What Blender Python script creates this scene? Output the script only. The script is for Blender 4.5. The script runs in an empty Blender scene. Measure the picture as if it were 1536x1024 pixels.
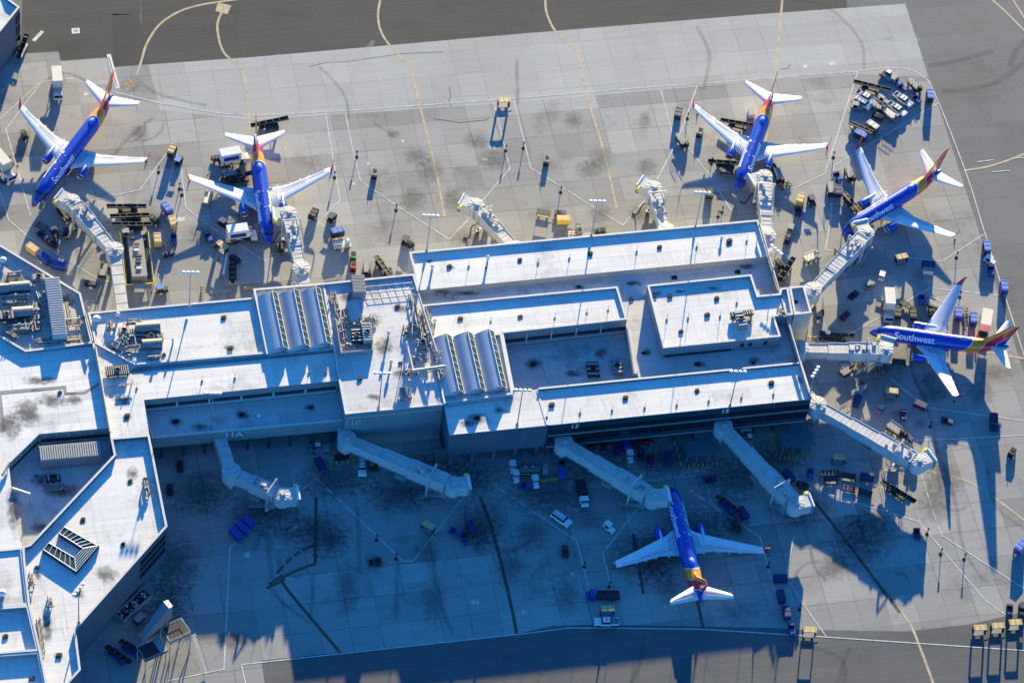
import bpy, bmesh, math, random
from mathutils import Vector, Matrix
random.seed(7)
S = bpy.context.scene
COL = S.collection
R = math.radians
# ------------------------------------------------------------------ camera model (surveyed)
CE, CR, CF, CD = R(51.34), R(8.746), 5211.6, 817.46
Fv = Vector((0, math.cos(CE), -math.sin(CE)))
U0 = Vector((0, math.sin(CE), math.cos(CE))); R0 = Vector((1, 0, 0))
Rv = R0*math.cos(CR) + U0*math.sin(CR)
Uv = U0*math.cos(CR) - R0*math.sin(CR)
CP = -CD*Fv
def G(px, py, z=0.0):
    d = Fv + Rv*((px-768)/CF) - Uv*((py-512)/CF)
    t = (z-CP.z)/d.z
    return CP + d*t
def g2(px, py, z=0.0):
    p = G(px, py, z); return (p.x, p.y)
def head(px, py, ang, z=0):
    a = G(px, py, z); b = G(px+10*math.cos(R(ang)), py+10*math.sin(R(ang)), z)
    return math.atan2(b.y-a.y, b.x-a.x)
cam = bpy.data.cameras.new('camera'); co = bpy.data.objects.new('camera', cam); COL.objects.link(co)
cam.sensor_width = 36; cam.lens = 36*CF/1536; cam.clip_end = 6000; cam.clip_start = 1
co.matrix_world = Matrix((Rv.to_4d(), Uv.to_4d(), (-Fv).to_4d(), (0, 0, 0, 1))).transposed() if False else \
    Matrix(((Rv.x, Uv.x, -Fv.x, CP.x), (Rv.y, Uv.y, -Fv.y, CP.y), (Rv.z, Uv.z, -Fv.z, CP.z), (0, 0, 0, 1)))
S.camera = co
# ------------------------------------------------------------------ materials
MATS = {}
def nt(name):
    m = bpy.data.materials.new(name); m.use_nodes = True
    return m, m.node_tree.nodes, m.node_tree.links, m.node_tree.nodes['Principled BSDF']
def mat(name, col, rough=.6, metal=0, var=.12, scale=1.2, spec=.4, coat=0, var2=0):
    """paint or plain surface with a little uneven wear"""
    if name in MATS: return MATS[name]
    m, N, L, B = nt(name)
    B.inputs['Roughness'].default_value = rough; B.inputs['Metallic'].default_value = metal
    B.inputs['Specular IOR Level'].default_value = spec; B.inputs['Coat Weight'].default_value = coat
    tc = N.new('ShaderNodeTexCoord'); nz = N.new('ShaderNodeTexNoise')
    nz.inputs['Scale'].default_value = scale; nz.inputs['Detail'].default_value = 5; nz.inputs['Roughness'].default_value = .6
    L.new(tc.outputs['Object'], nz.inputs['Vector'])
    mr = N.new('ShaderNodeMapRange'); mr.inputs[1].default_value = .3; mr.inputs[2].default_value = .7
    mr.inputs[3].default_value = 1-var; mr.inputs[4].default_value = 1+var
    L.new(nz.outputs['Fac'], mr.inputs[0])
    mx = N.new('ShaderNodeVectorMath'); mx.operation = 'SCALE'; mx.inputs[0].default_value = col[:3]
    L.new(mr.outputs[0], mx.inputs['Scale']); L.new(mx.outputs[0], B.inputs['Base Color'])
    MATS[name] = m; return m
def mathn(N, L, op, a, b=None, c=None):
    n = N.new('ShaderNodeMath'); n.operation = op
    for i, v in enumerate((a, b, c)):
        if v is None: continue
        if isinstance(v, (int, float)): n.inputs[i].default_value = v
        else: L.new(v, n.inputs[i])
    return n.outputs[0]
AX = R(18)   # axis of the concourse and of the slab joints
def slab_mat(name, col, sx=6.7, sy=7.6, joint=.16, jd=.55, slabv=.10, stain=.35, streak=.05, ox=0, oy=0, patch=.0, fine=0):
    m, N, L, B = nt(name); B.inputs['Roughness'].default_value = .85; B.inputs['Specular IOR Level'].default_value = .25
    geo = N.new('ShaderNodeNewGeometry'); mp = N.new('ShaderNodeMapping'); mp.vector_type = 'POINT'
    mp.inputs['Rotation'].default_value = (0, 0, -AX); mp.inputs['Location'].default_value = (ox+500, oy+500, 0)
    L.new(geo.outputs['Position'], mp.inputs['Vector'])
    # gentle wobble so that the joints are not ruler straight
    sep = N.new('ShaderNodeSeparateXYZ'); L.new(mp.outputs[0], sep.inputs[0])
    X, Y = sep.outputs[0], sep.outputs[1]
    val = None; res = None
    us = mathn(N, L, 'DIVIDE', X, sx); vs = mathn(N, L, 'DIVIDE', Y, sy)
    fu = mathn(N, L, 'FRACT', us); fv = mathn(N, L, 'FRACT', vs)
    du = mathn(N, L, 'MULTIPLY', mathn(N, L, 'MINIMUM', fu, mathn(N, L, 'SUBTRACT', 1, fu)), sx)
    dv = mathn(N, L, 'MULTIPLY', mathn(N, L, 'MINIMUM', fv, mathn(N, L, 'SUBTRACT', 1, fv)), sy)
    d = mathn(N, L, 'MINIMUM', du, dv)
    iu = mathn(N, L, 'FLOOR', us); iv = mathn(N, L, 'FLOOR', vs)
    cb = N.new('ShaderNodeCombineXYZ'); L.new(iu, cb.inputs[0]); L.new(iv, cb.inputs[1])
    wn = N.new('ShaderNodeTexWhiteNoise'); wn.noise_dimensions = '2D'; L.new(cb.outputs[0], wn.inputs['Vector'])
    # long pours: rows of slabs share a tone
    cb2 = N.new('ShaderNodeCombineXYZ'); L.new(mathn(N, L, 'FLOOR', mathn(N, L, 'DIVIDE', iu, 5)), cb2.inputs[0]); L.new(iv, cb2.inputs[1])
    wn2 = N.new('ShaderNodeTexWhiteNoise'); wn2.noise_dimensions = '2D'; L.new(cb2.outputs[0], wn2.inputs['Vector'])
    def noise(vec, sc, det=4, rough=.6):
        n = N.new('ShaderNodeTexNoise'); n.inputs['Scale'].default_value = sc; n.inputs['Detail'].default_value = det
        n.inputs['Roughness'].default_value = rough; L.new(vec, n.inputs['Vector']); return n.outputs['Fac']
    def rng(v, a, b, c, e):
        r = N.new('ShaderNodeMapRange'); L.new(v, r.inputs[0])
        for i, q in enumerate((a, b, c, e)): r.inputs[i+1].default_value = q
        return r.outputs[0]
    cs = N.new('ShaderNodeVectorMath'); cs.operation = 'MULTIPLY'; cs.inputs[1].default_value = (.05, .9, 1); L.new(mp.outputs[0], cs.inputs[0])
    # where joints show: varies from sealed black to nearly gone
    jn = rng(noise(mp.outputs[0], .05, 4), .38, .62, .12, 1)
    jr = mathn(N, L, 'MULTIPLY', rng(d, joint*.35, joint, jd, 0), jn)
    f = mathn(N, L, 'SUBTRACT', 1, jr)
    f = mathn(N, L, 'MULTIPLY', f, rng(wn.outputs['Value'], 0, 1, 1-slabv*.6, 1+slabv*.6))
    f = mathn(N, L, 'MULTIPLY', f, rng(wn2.outputs['Value'], 0, 1, 1-slabv, 1+slabv*.7))
    f = mathn(N, L, 'MULTIPLY', f, rng(noise(cs.outputs[0], 1, 3), .3, .7, 1-streak, 1+streak))
    f = mathn(N, L, 'MULTIPLY', f, rng(noise(mp.outputs[0], .02, 4), .3, .7, .9, 1.08))
    f = mathn(N, L, 'MULTIPLY', f, rng(noise(mp.outputs[0], 1.6, 6, .7), .3, .7, .95, 1.04))
    big = rng(noise(mp.outputs[0], .07, 7, .72), .53, .72, 0, 1)
    f = mathn(N, L, 'MULTIPLY', f, mathn(N, L, 'SUBTRACT', 1, mathn(N, L, 'MULTIPLY', big, stain)))
    if fine:   # dirt washed down across the sheets, collecting in patches
        ws_ = N.new('ShaderNodeVectorMath'); ws_.operation = 'MULTIPLY'; ws_.inputs[1].default_value = (1.6, .12, 1); L.new(mp.outputs[0], ws_.inputs[0])
        w1 = rng(noise(ws_.outputs[0], 1, 5, .7), .45, .75, 0, 1); w2 = rng(noise(mp.outputs[0], .11, 3), .45, .7, 0, 1)
        f = mathn(N, L, 'MULTIPLY', f, mathn(N, L, 'SUBTRACT', 1, mathn(N, L, 'MULTIPLY', mathn(N, L, 'MULTIPLY', w1, w2), .35)))
    if patch:
        pt = rng(wn.outputs['Value'], .93, .94, 0, patch); f = mathn(N, L, 'MULTIPLY', f, mathn(N, L, 'SUBTRACT', 1, pt))
    sc = N.new('ShaderNodeVectorMath'); sc.operation = 'SCALE'; sc.inputs[0].default_value = col; L.new(f, sc.inputs['Scale'])
    L.new(sc.outputs[0], B.inputs['Base Color'])
    bp = N.new('ShaderNodeBump'); bp.inputs['Strength'].default_value = .105; bp.inputs['Distance'].default_value = .02
    L.new(noise(mp.outputs[0], 3, 5), bp.inputs['Height']); L.new(bp.outputs[0], B.inputs['Normal'])
    MATS[name] = m; return m
def roof_mat(name, col, dirt=.3, sheet=3.0):
    """white membrane roof: sheets, dirt washes"""
    return slab_mat(name, col, sx=9.0, sy=sheet, joint=.12, jd=.22, slabv=.045, stain=dirt, streak=.06, patch=.14, fine=1)
def glass_mat(name, col, rough=.12):
    m, N, L, B = nt(name); B.inputs['Base Color'].default_value = (*col, 1); B.inputs['Roughness'].default_value = rough
    B.inputs['Specular IOR Level'].default_value = .7
    MATS[name] = m; return m
def decal_mat(name, col, dens=.6, scale=.25):
    m, N, L, B = nt(name); B.inputs['Base Color'].default_value = (*col, 1); B.inputs['Roughness'].default_value = .9
    geo = N.new('ShaderNodeNewGeometry'); n = N.new('ShaderNodeTexNoise'); n.inputs['Scale'].default_value = scale
    n.inputs['Detail'].default_value = 6; n.inputs['Roughness'].default_value = .7; L.new(geo.outputs['Position'], n.inputs['Vector'])
    r = N.new('ShaderNodeMapRange'); L.new(n.outputs['Fac'], r.inputs[0])
    r.inputs[1].default_value = .32; r.inputs[2].default_value = .68; r.inputs[3].default_value = dens*.35; r.inputs[4].default_value = dens
    tc = N.new('ShaderNodeTexCoord'); sp = N.new('ShaderNodeSeparateXYZ'); L.new(tc.outputs['UV'], sp.inputs[0])
    a = mathn(N, L, 'MULTIPLY', mathn(N, L, 'MULTIPLY', sp.outputs[0], mathn(N, L, 'SUBTRACT', 1, sp.outputs[0])), 4)
    al = mathn(N, L, 'MULTIPLY', r.outputs[0], mathn(N, L, 'POWER', a, .7))
    L.new(al, B.inputs['Alpha']); MATS[name] = m; return m
def blot_mat(name, col, dens):
    m, N, L, B = nt(name); B.inputs['Base Color'].default_value = (*col, 1); B.inputs['Roughness'].default_value = .8
    tc = N.new('ShaderNodeTexCoord'); sb = N.new('ShaderNodeVectorMath'); sb.operation = 'SUBTRACT'; sb.inputs[1].default_value = (.5, .5, 0)
    L.new(tc.outputs['UV'], sb.inputs[0]); ln = N.new('ShaderNodeVectorMath'); ln.operation = 'LENGTH'; L.new(sb.outputs[0], ln.inputs[0])
    geo = N.new('ShaderNodeNewGeometry'); n = N.new('ShaderNodeTexNoise'); n.inputs['Scale'].default_value = .8; n.inputs['Detail'].default_value = 8
    n.inputs['Roughness'].default_value = .72; L.new(geo.outputs['Position'], n.inputs['Vector'])
    v = mathn(N, L, 'ADD', ln.outputs['Value'], mathn(N, L, 'MULTIPLY', mathn(N, L, 'SUBTRACT', n.outputs['Fac'], .5), 1.1))
    r = N.new('ShaderNodeMapRange'); L.new(v, r.inputs[0]); r.inputs[1].default_value = .05; r.inputs[2].default_value = .42
    r.inputs[3].default_value = dens; r.inputs[4].default_value = 0
    e = N.new('ShaderNodeMapRange'); L.new(ln.outputs['Value'], e.inputs[0]); e.inputs[1].default_value = .3; e.inputs[2].default_value = .49
    e.inputs[3].default_value = 1; e.inputs[4].default_value = 0
    L.new(mathn(N, L, 'MULTIPLY', r.outputs[0], e.outputs[0]), B.inputs['Alpha']); MATS[name] = m; return m
M_CONC = slab_mat('apron_concrete', (.345, .332, .306), slabv=.17, stain=.42, patch=.18, jd=.42)
M_CONC2 = slab_mat('lane_concrete', (.415, .405, .368), jd=.26, slabv=.07, stain=.12)
M_ASPH = slab_mat('asphalt', (.168, .166, .160), sx=60, sy=5, joint=.22, jd=.10, slabv=.05, stain=.25, streak=.05)
M_ASPHB = slab_mat('asphalt_road', (.122, .122, .120), sx=70, sy=6, joint=.22, jd=.10, slabv=.05, stain=.2, streak=.08)
M_ASPHD = slab_mat('asphalt_dark', (.064, .064, .065), sx=90, sy=4, joint=.2, jd=.10, slabv=.07, stain=.25, streak=.12)
M_PATCH = slab_mat('asphalt_patch', (.052, .052, .052), sx=3.5, sy=60, joint=.2, jd=.12, slabv=.10, stain=.2, streak=.05)
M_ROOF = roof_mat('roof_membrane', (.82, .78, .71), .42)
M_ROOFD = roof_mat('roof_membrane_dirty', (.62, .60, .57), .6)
M_GRAVEL = slab_mat('roof_gravel', (.30, .28, .26), sx=40, sy=40, joint=.05, jd=.1, slabv=.03, stain=.4)
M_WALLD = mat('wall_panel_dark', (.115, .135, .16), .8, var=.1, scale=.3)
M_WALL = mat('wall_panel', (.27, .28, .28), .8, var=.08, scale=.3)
M_WALLB = mat('wall_beige', (.50, .46, .39), .8, var=.1, scale=.3)
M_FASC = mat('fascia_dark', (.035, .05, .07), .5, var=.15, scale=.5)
M_COPE = mat('coping', (.62, .62, .60), .45, var=.08, scale=.6)
M_GLASS = glass_mat('window_glass', (.012, .018, .025))
M_SKYG = glass_mat('skylight_glass', (.035, .055, .045), .25)
M_FRAME = mat('frame_light', (.62, .63, .58), .5, var=.06)
M_COOL = mat('cooler_casing', (.30, .28, .25), .6, .1, var=.25, scale=1.2)
M_METAL = mat('galvanised', (.38, .38, .37), .45, .3, var=.15, scale=2)
M_VAULT = mat('vault_sheet', (.50, .52, .54), .4, .0, var=.07, scale=.4)
M_PIPE = mat('pipe', (.36, .29, .21), .55, var=.2, scale=1.5)
M_DARK = mat('dark_metal', (.03, .03, .032), .6, var=.3, scale=2)
M_BLACK = mat('black_rubber', (.015, .015, .016), .8, var=.2)
M_TYRE = mat('tyre', (.02, .02, .02), .85, var=.2, scale=4)
M_WHITE = mat('white_paint', (.78, .78, .76), .35, var=.05, scale=.8, coat=.2)
M_BRWHITE = mat('bridge_white', (.54, .55, .55), .5, var=.10, scale=.7)
M_BRROOF = mat('bridge_roof', (.52, .50, .47), .6, var=.16, scale=.5)
M_BLUE = mat('fleet_blue', (.012, .045, .30), .4, var=.15, scale=1.5, coat=.3)
M_DBLUE = mat('dark_blue', (.012, .022, .10), .5, var=.2, scale=1.5)
M_GBLUE = mat('faded_canvas_blue', (.11, .22, .58), .7, var=.12, scale=1.5)
M_TAN = mat('tan_paint', (.62, .44, .20), .5, var=.12, scale=1.5)
M_CREAM = mat('cream_paint', (.72, .66, .52), .5, var=.08, scale=1)
M_YEL = mat('yellow_paint', (.68, .48, .06), .5, var=.12, scale=2)
M_RED = mat('red_paint', (.38, .03, .03), .5, var=.15, scale=2)
M_MAROON = mat('maroon_paint', (.14, .03, .05), .5, var=.15, scale=2)
M_GREEN = mat('green_paint', (.03, .20, .12), .5, var=.2, scale=2)
M_DGREEN = mat('dark_green_sheet', (.05, .12, .13), .6, var=.15, scale=1)
M_GREY = mat('grey_paint', (.25, .25, .25), .5, var=.15, scale=2)
M_ORANGE = mat('orange_cloth', (.8, .18, .03), .8)
M_SKIN = mat('skin', (.45, .25, .17), .6)
M_LINEW = mat('line_white', (.56, .55, .52), .8, var=.3, scale=.8)
M_LINET = mat('line_tan', (.50, .40, .25), .85, var=.3, scale=.6)
M_LINEO = mat('line_olive', (.10, .088, .06), .85, var=.25, scale=.6)
M_LANEL = mat('line_faded', (.47, .46, .43), .8, var=.3, scale=.5)
M_TRACK = decal_mat('tyre_track', (.06, .06, .065), .26)
M_SCUFF = decal_mat('pale_scuff', (.62, .61, .58), .35)
M_OIL = blot_mat('oil_stain', (.05, .048, .045), .33)
M_GRIMESHADE = blot_mat('stand_grime_shade', (.04, .04, .04), .5)  # grime tone that also carries painted building shade
M_SOOT = blot_mat('roof_soot', (.03, .03, .03), .6)
M_ENGLIP = mat('engine_lip', (.75, .76, .78), .25, .9, var=.05)
M_WING = mat('wing_grey', (.80, .81, .82), .38, var=.05, scale=.5, coat=.2)
M_FLAP = mat('wing_panel', (.70, .72, .74), .45, var=.06, scale=.5)
M_WNGT = mat('winglet_paint', (.32, .04, .10), .4, var=.2, scale=.6)
M_WNGR = mat('winglet_tip', (.62, .14, .05), .4)
M_SAFETY = mat('safety_yellow', (.80, .66, .12), .6, var=.1)

# ------------------------------------------------------------------ mesh builder
class MB:
    def __init__(s): s.v = []; s.f = []; s.m = []; s.mats = []; s.uv = None; s.sm = []
    def mi(s, m):
        if m not in s.mats: s.mats.append(m)
        return s.mats.index(m)
    def add(s, vs, fs, m, smooth=False):
        o = len(s.v); s.v += [tuple(p) for p in vs]; k = s.mi(m)
        for f in fs: s.f.append(tuple(i+o for i in f)); s.m.append(k); s.sm.append(smooth)
    def box(s, c, d, m, rz=0, ry=0, rx=0, top=None, taper=1, tx=None, cham=0):
        hx, hy, hz = d[0]/2, d[1]/2, d[2]/2
        if tx is None: tx = taper
        vs = [(-hx, -hy, -hz), (hx, -hy, -hz), (hx, hy, -hz), (-hx, hy, -hz),
              (-hx*tx, -hy*taper, hz), (hx*tx, -hy*taper, hz), (hx*tx, hy*taper, hz), (-hx*tx, hy*taper, hz)]
        M = Matrix.Translation(c) @ Matrix.Rotation(rz, 4, 'Z') @ Matrix.Rotation(ry, 4, 'Y') @ Matrix.Rotation(rx, 4, 'X')
        vs = [M @ Vector(v) for v in vs]
        s.add(vs, [(0, 3, 2, 1), (0, 1, 5, 4), (1, 2, 6, 5), (2, 3, 7, 6), (3, 0, 4, 7)], m)
        o = len(s.v)-8; s.f.append((o+4, o+5, o+6, o+7)); s.m.append(s.mi(top or m)); s.sm.append(False)
    def tube(s, a, b, r, m, n=8, r2=None, caps=True):
        a, b = Vector(a), Vector(b); d = (b-a).normalized(); r2 = r if r2 is None else r2
        u = d.orthogonal().normalized(); w = d.cross(u); vs = []
        for k in range(n):
            t = 2*math.pi*k/n; e = u*math.cos(t)+w*math.sin(t); vs += [a+e*r, b+e*r2]
        s.add(vs, [(2*k, 2*((k+1) % n), 2*((k+1) % n)+1, 2*k+1) for k in range(n)], m, True)
        if caps: s.add([vs[2*k] for k in range(n)][::-1], [tuple(range(n))], m); s.add([vs[2*k+1] for k in range(n)], [tuple(range(n))], m)
    def prism(s, poly, z0, z1, m, top=None, bottom=True, cap=True):
        n = len(poly); poly = ccw(poly)
        vs = [(x, y, z0) for x, y in poly]+[(x, y, z1) for x, y in poly]
        s.add(vs, [(i, (i+1) % n, n+(i+1) % n, n+i) for i in range(n)], m)
        if cap: s.add([(x, y, z1) for x, y in poly], [tuple(range(n))], top or m)
        if bottom: s.add([(x, y, z0) for x, y in poly], [tuple(range(n))[::-1]], m)
    def loft(s, rings, m, closed=True, smooth=True, cap0=False, cap1=False):
        n = len(rings[0]); vs = [p for r in rings for p in r]; fs = []
        for i in range(len(rings)-1):
            for k in range(n if closed else n-1):
                k2 = (k+1) % n; fs.append((i*n+k, i*n+k2, (i+1)*n+k2, (i+1)*n+k))
        s.add(vs, fs, m, smooth)
        if cap0: s.add(rings[0][::-1], [tuple(range(n))], m)
        if cap1: s.add(rings[-1], [tuple(range(n))], m)
    def lathe(s, prof, c, axis, m, n=20):
        axis = Vector(axis).normalized(); u = axis.orthogonal().normalized(); w = axis.cross(u); c = Vector(c)
        s.loft([[c+axis*h+(u*math.cos(2*math.pi*k/n)+w*math.sin(2*math.pi*k/n))*r for k in range(n)] for h, r in prof], m)
    def build(s, name, parent=None, kind=None, off=None):
        if off is None: off = parent.location if (parent is not None and parent.get('_w')) else Vector((0, 0, 0))
        me = bpy.data.meshes.new(name); me.from_pydata([tuple(Vector(p)-off) for p in s.v], [], s.f)
        for m in s.mats: me.materials.append(m)
        me.polygons.foreach_set('material_index', s.m); me.polygons.foreach_set('use_smooth', s.sm); me.update()
        o = bpy.data.objects.new(name, me); COL.objects.link(o)
        if parent is not None: o.parent = parent
        if kind: o['kind'] = kind
        return o
def area(p): return sum(p[i][0]*p[(i+1) % len(p)][1]-p[(i+1) % len(p)][0]*p[i][1] for i in range(len(p)))/2
def ccw(p): return list(p) if area(p) > 0 else list(p)[::-1]
def inset(p, d):
    n = len(p); out = []
    for i in range(n):
        a, b, c = Vector(p[i-1]), Vector(p[i]), Vector(p[(i+1) % n])
        e1 = (b-a).normalized(); e2 = (c-b).normalized(); n1 = Vector((-e1.y, e1.x)); n2 = Vector((-e2.y, e2.x))
        k = max(.35, 1+n1.dot(n2)); q = b+(n1+n2)*(d/k); out.append((q.x, q.y))
    return out
def thing(name, label, cat, loc, rz=0, group=None, world=False):
    o = bpy.data.objects.new(name, None); COL.objects.link(o); o.empty_display_size = .5
    o.location = loc; o.rotation_euler = (0, 0, rz); o['label'] = label; o['category'] = cat
    if group: o['group'] = group
    if world: o['_w'] = 1
    return o
CH = {}
def copy_tree(o, parent=None):
    c = o.copy(); COL.objects.link(c)
    if parent is not None: c.parent = parent
    for ch in [x for x in ALLK.get(o.name, [])]: copy_tree(ch, c)
    return c
ALLK = {}
def reg(root):
    """remember the children of a prototype so that it can be copied quickly"""
    objs = list(COL.objects)
    for x in objs:
        if x.parent is not None: ALLK.setdefault(x.parent.name, [])
    for x in objs:
        if x.parent is not None and x not in ALLK[x.parent.name]: ALLK[x.parent.name].append(x)

# ------------------------------------------------------------------ world and sun
SUN_EL, SUN_AZ = R(11.3), R(89.2)      # direction towards the sun, azimuth from +x
W = bpy.data.worlds.new('World'); S.world = W; W.use_nodes = True
wn, wl = W.node_tree.nodes, W.node_tree.links
sky = wn.new('ShaderNodeTexSky'); sky.sky_type = 'NISHITA'; sky.sun_disc = False
sky.sun_elevation = SUN_EL; sky.sun_rotation = R(90)-SUN_AZ; sky.altitude = 50; sky.air_density = 1.0; sky.dust_density = .2; sky.ozone_density = 4
tint = wn.new('ShaderNodeVectorMath'); tint.operation = 'MULTIPLY'; tint.inputs[1].default_value = (.20, .67, 1.06)
wl.new(sky.outputs[0], tint.inputs[0]); wl.new(tint.outputs[0], wn['Background'].inputs['Color'])
wn['Background'].inputs['Strength'].default_value = .105
sd = bpy.data.lights.new('sun', 'SUN'); sd.energy = 5; sd.angle = R(.5); sd.color = (1, .85, .51)
so = bpy.data.objects.new('sun', sd); COL.objects.link(so)
dirv = Vector((math.cos(SUN_EL)*math.cos(SUN_AZ), math.cos(SUN_EL)*math.sin(SUN_AZ), math.sin(SUN_EL)))
so.rotation_euler = dirv.to_track_quat('Z', 'Y').to_euler()
S.view_settings.view_transform = 'Standard'; S.view_settings.look = 'None'; S.view_settings.gamma = 1
S.view_settings.exposure = 1.68
S.render.resolution_x = 1024; S.render.resolution_y = 682
try: S.cycles.max_bounces = 6; S.cycles.transparent_max_bounces = 12
except Exception: pass
# ------------------------------------------------------------------ ground
def sheet(name, pts, z, m, px=True):
    mb = MB(); P = [g2(x, y) for x, y in pts] if px else pts
    P = ccw(P); mb.add([(x, y, z) for x, y in P], [tuple(range(len(P)))], m)
    return mb.build(name, kind='structure')
sheet('asphalt_ground', [(-3000, -3000), (3000, -3000), (3000, 3000), (-3000, 3000)], 0, M_ASPH, px=False)
sheet('road', [(250, 1500), (395, 990), (776, 948), (892, 934), (1202, 942), (1360, 945), (1536, 916), (1800, 880), (1800, 1500)], .006, M_ASPHB)
sheet('taxiway', [(222, 97), (212, 60), (212, -60), (1270, -60), (1270, 13), (1136, 22), (770, 52), (380, 86)], .008, M_ASPHD)
sheet('asphalt_patch', [(31, 80), (35, -60), (211, -60), (211, 22), (169, 23), (168, 21), (209, 22), (221, 96.5), (168, 100), (160, 86), (91, 91), (88, 77)], .008, M_ASPHD)
sheet('asphalt_repair', [(169, 25), (209, 21), (222, 96), (171, 101)], .016, M_PATCH)
APR = [(-200, 165), (-60, 88), (33, 81), (88, 78), (91, 92), (160, 87), (168, 101), (222, 97), (380, 86), (770, 52), (1136, 22), (1358, 6),
       (1450, 290), (1536, 560), (1640, 880), (1536, 918), (1452, 936), (1360, 946.5), (1202, 944), (1160, 941), (1000, 938), (892, 936), (826, 938), (776, 950),
       (580, 971), (392, 990), (402, 1060), (380, 1300), (-400, 1300)]
sheet('apron', APR, .012, M_CONC)
sheet('apron_lane', [(222.5, 97), (380, 86), (770, 52), (1136, 22), (1358, 6), (1392, 116), (1290, 112), (1150, 121), (960, 138), (770, 155), (540, 170), (380, 181), (240, 166)], .020, M_CONC2)
sheet('apron_lane', [(91, 92.5), (160, 87.5), (165, 128), (100, 124)], .020, M_CONC2)
def strip_pts(pts, w, z):
    P = [Vector(g2(*p)) for p in pts]; L_, R_ = [], []
    for i, p in enumerate(P):
        a = P[max(i-1, 0)]; b = P[min(i+1, len(P)-1)]
        if 0 < i < len(P)-1:
            e1 = (p-a).normalized(); e2 = (b-p).normalized(); t = (e1+e2).normalized(); k = 1/max(.5, t.dot(e1))
        else: t = (b-a).normalized(); k = 1
        n = Vector((-t.y, t.x))*w/2*k; L_.append(p+n); R_.append(p-n)
    return L_, R_
def smooth_pts(pts, n=6):
    out = []
    for i in range(len(pts)-1):
        p0 = pts[max(i-1, 0)]; p1 = pts[i]; p2 = pts[i+1]; p3 = pts[min(i+2, len(pts)-1)]
        for k in range(n):
            t = k/n
            out.append(tuple(.5*((2*p1[j])+(-p0[j]+p2[j])*t+(2*p0[j]-5*p1[j]+4*p2[j]-p3[j])*t*t+(-p0[j]+3*p1[j]-3*p2[j]+p3[j])*t**3) for j in (0, 1)))
    out.append(pts[-1]); return out
def lines(name, polys, w, z, m, curved=False, uv=False):
    mb = MB(); uvs = []
    for i, pts in enumerate(polys):
        ww = w
        if isinstance(pts, tuple) and isinstance(pts[0], (int, float)): ww, pts = pts
        if curved: pts = smooth_pts(pts)
        L_, R_ = strip_pts(pts, ww, z); zz = z+.0015*(i % 5)
        n = len(pts); mb.add([(p.x, p.y, zz) for p in R_]+[(p.x, p.y, zz) for p in L_], [(k, k+1, n+k+1, n+k) for k in range(n-1)], m)
        uvs += [(0, 0), (0, 1), (1, 1), (1, 0)]*(n-1)
    o = mb.build(name, kind='structure')
    if uv:
        l = o.data.uv_layers.new(name='UVMap')
        for k, q in enumerate(uvs): l.data[k].uv = q
    return o
LEAD = [[(205, 112), (212, 92), (222, 62), (248, 30), (300, 8), (420, -8)], [(333, 18), (326, 40), (335, 78), (364, 107), (371, 150), (376, 195)],
        [(572, -8), (567, 25), (575, 55), (600, 85), (615, 98), (625, 140), (640, 200), (655, 262), (667, 325)],
        [(818, -8), (820, 20), (835, 50), (862, 75), (872, 110), (885, 160), (905, 225), (925, 312)],
        [(1174, -8), (1165, 90), (1150, 200), (1140, 240)], [(1386, 705), (1440, 718), (1480, 738), (1550, 790)],
        [(1478, -8), (1505, 15), (1545, 55)], [(1514, -8), (1545, 40)], [(1446, 256), (1490, 248), (1550, 226)], [(1480, 528), (1550, 540)],
        [(1342, 905), (1358, 925), (1372, 950), (1402, 1030)], [(1205, 1300), (1205, 1400)]]
lines('taxi_lines', LEAD, .58, .030, M_LINET, True)
DARKL = [[(720, 745), (740, 800), (765, 900), (775, 950)], [(474, 745), (473, 845)], [(418, 865), (440, 895), (510, 978)], [(1222, 752), (1262, 802), (1300, 852), (1350, 918)],
         [(1045, 895), (1055, 944)], [(400, 882), (428, 868)], [(473, 845), (445, 855), (420, 868)], [(950, 800), (965, 890)], [(1320, 1100), (1340, 1200)]]
lines('taxi_lines', DARKL, .75, .030, M_LINEO, True)
lines('taxi_lines', [[(404, 876), (424, 862)], [(415, 860), (425, 848)], [(429, 844), (437, 836)], [(441, 833), (450, 827)], [(454, 825), (470, 818)]], .7, .030, M_LINEO)
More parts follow.
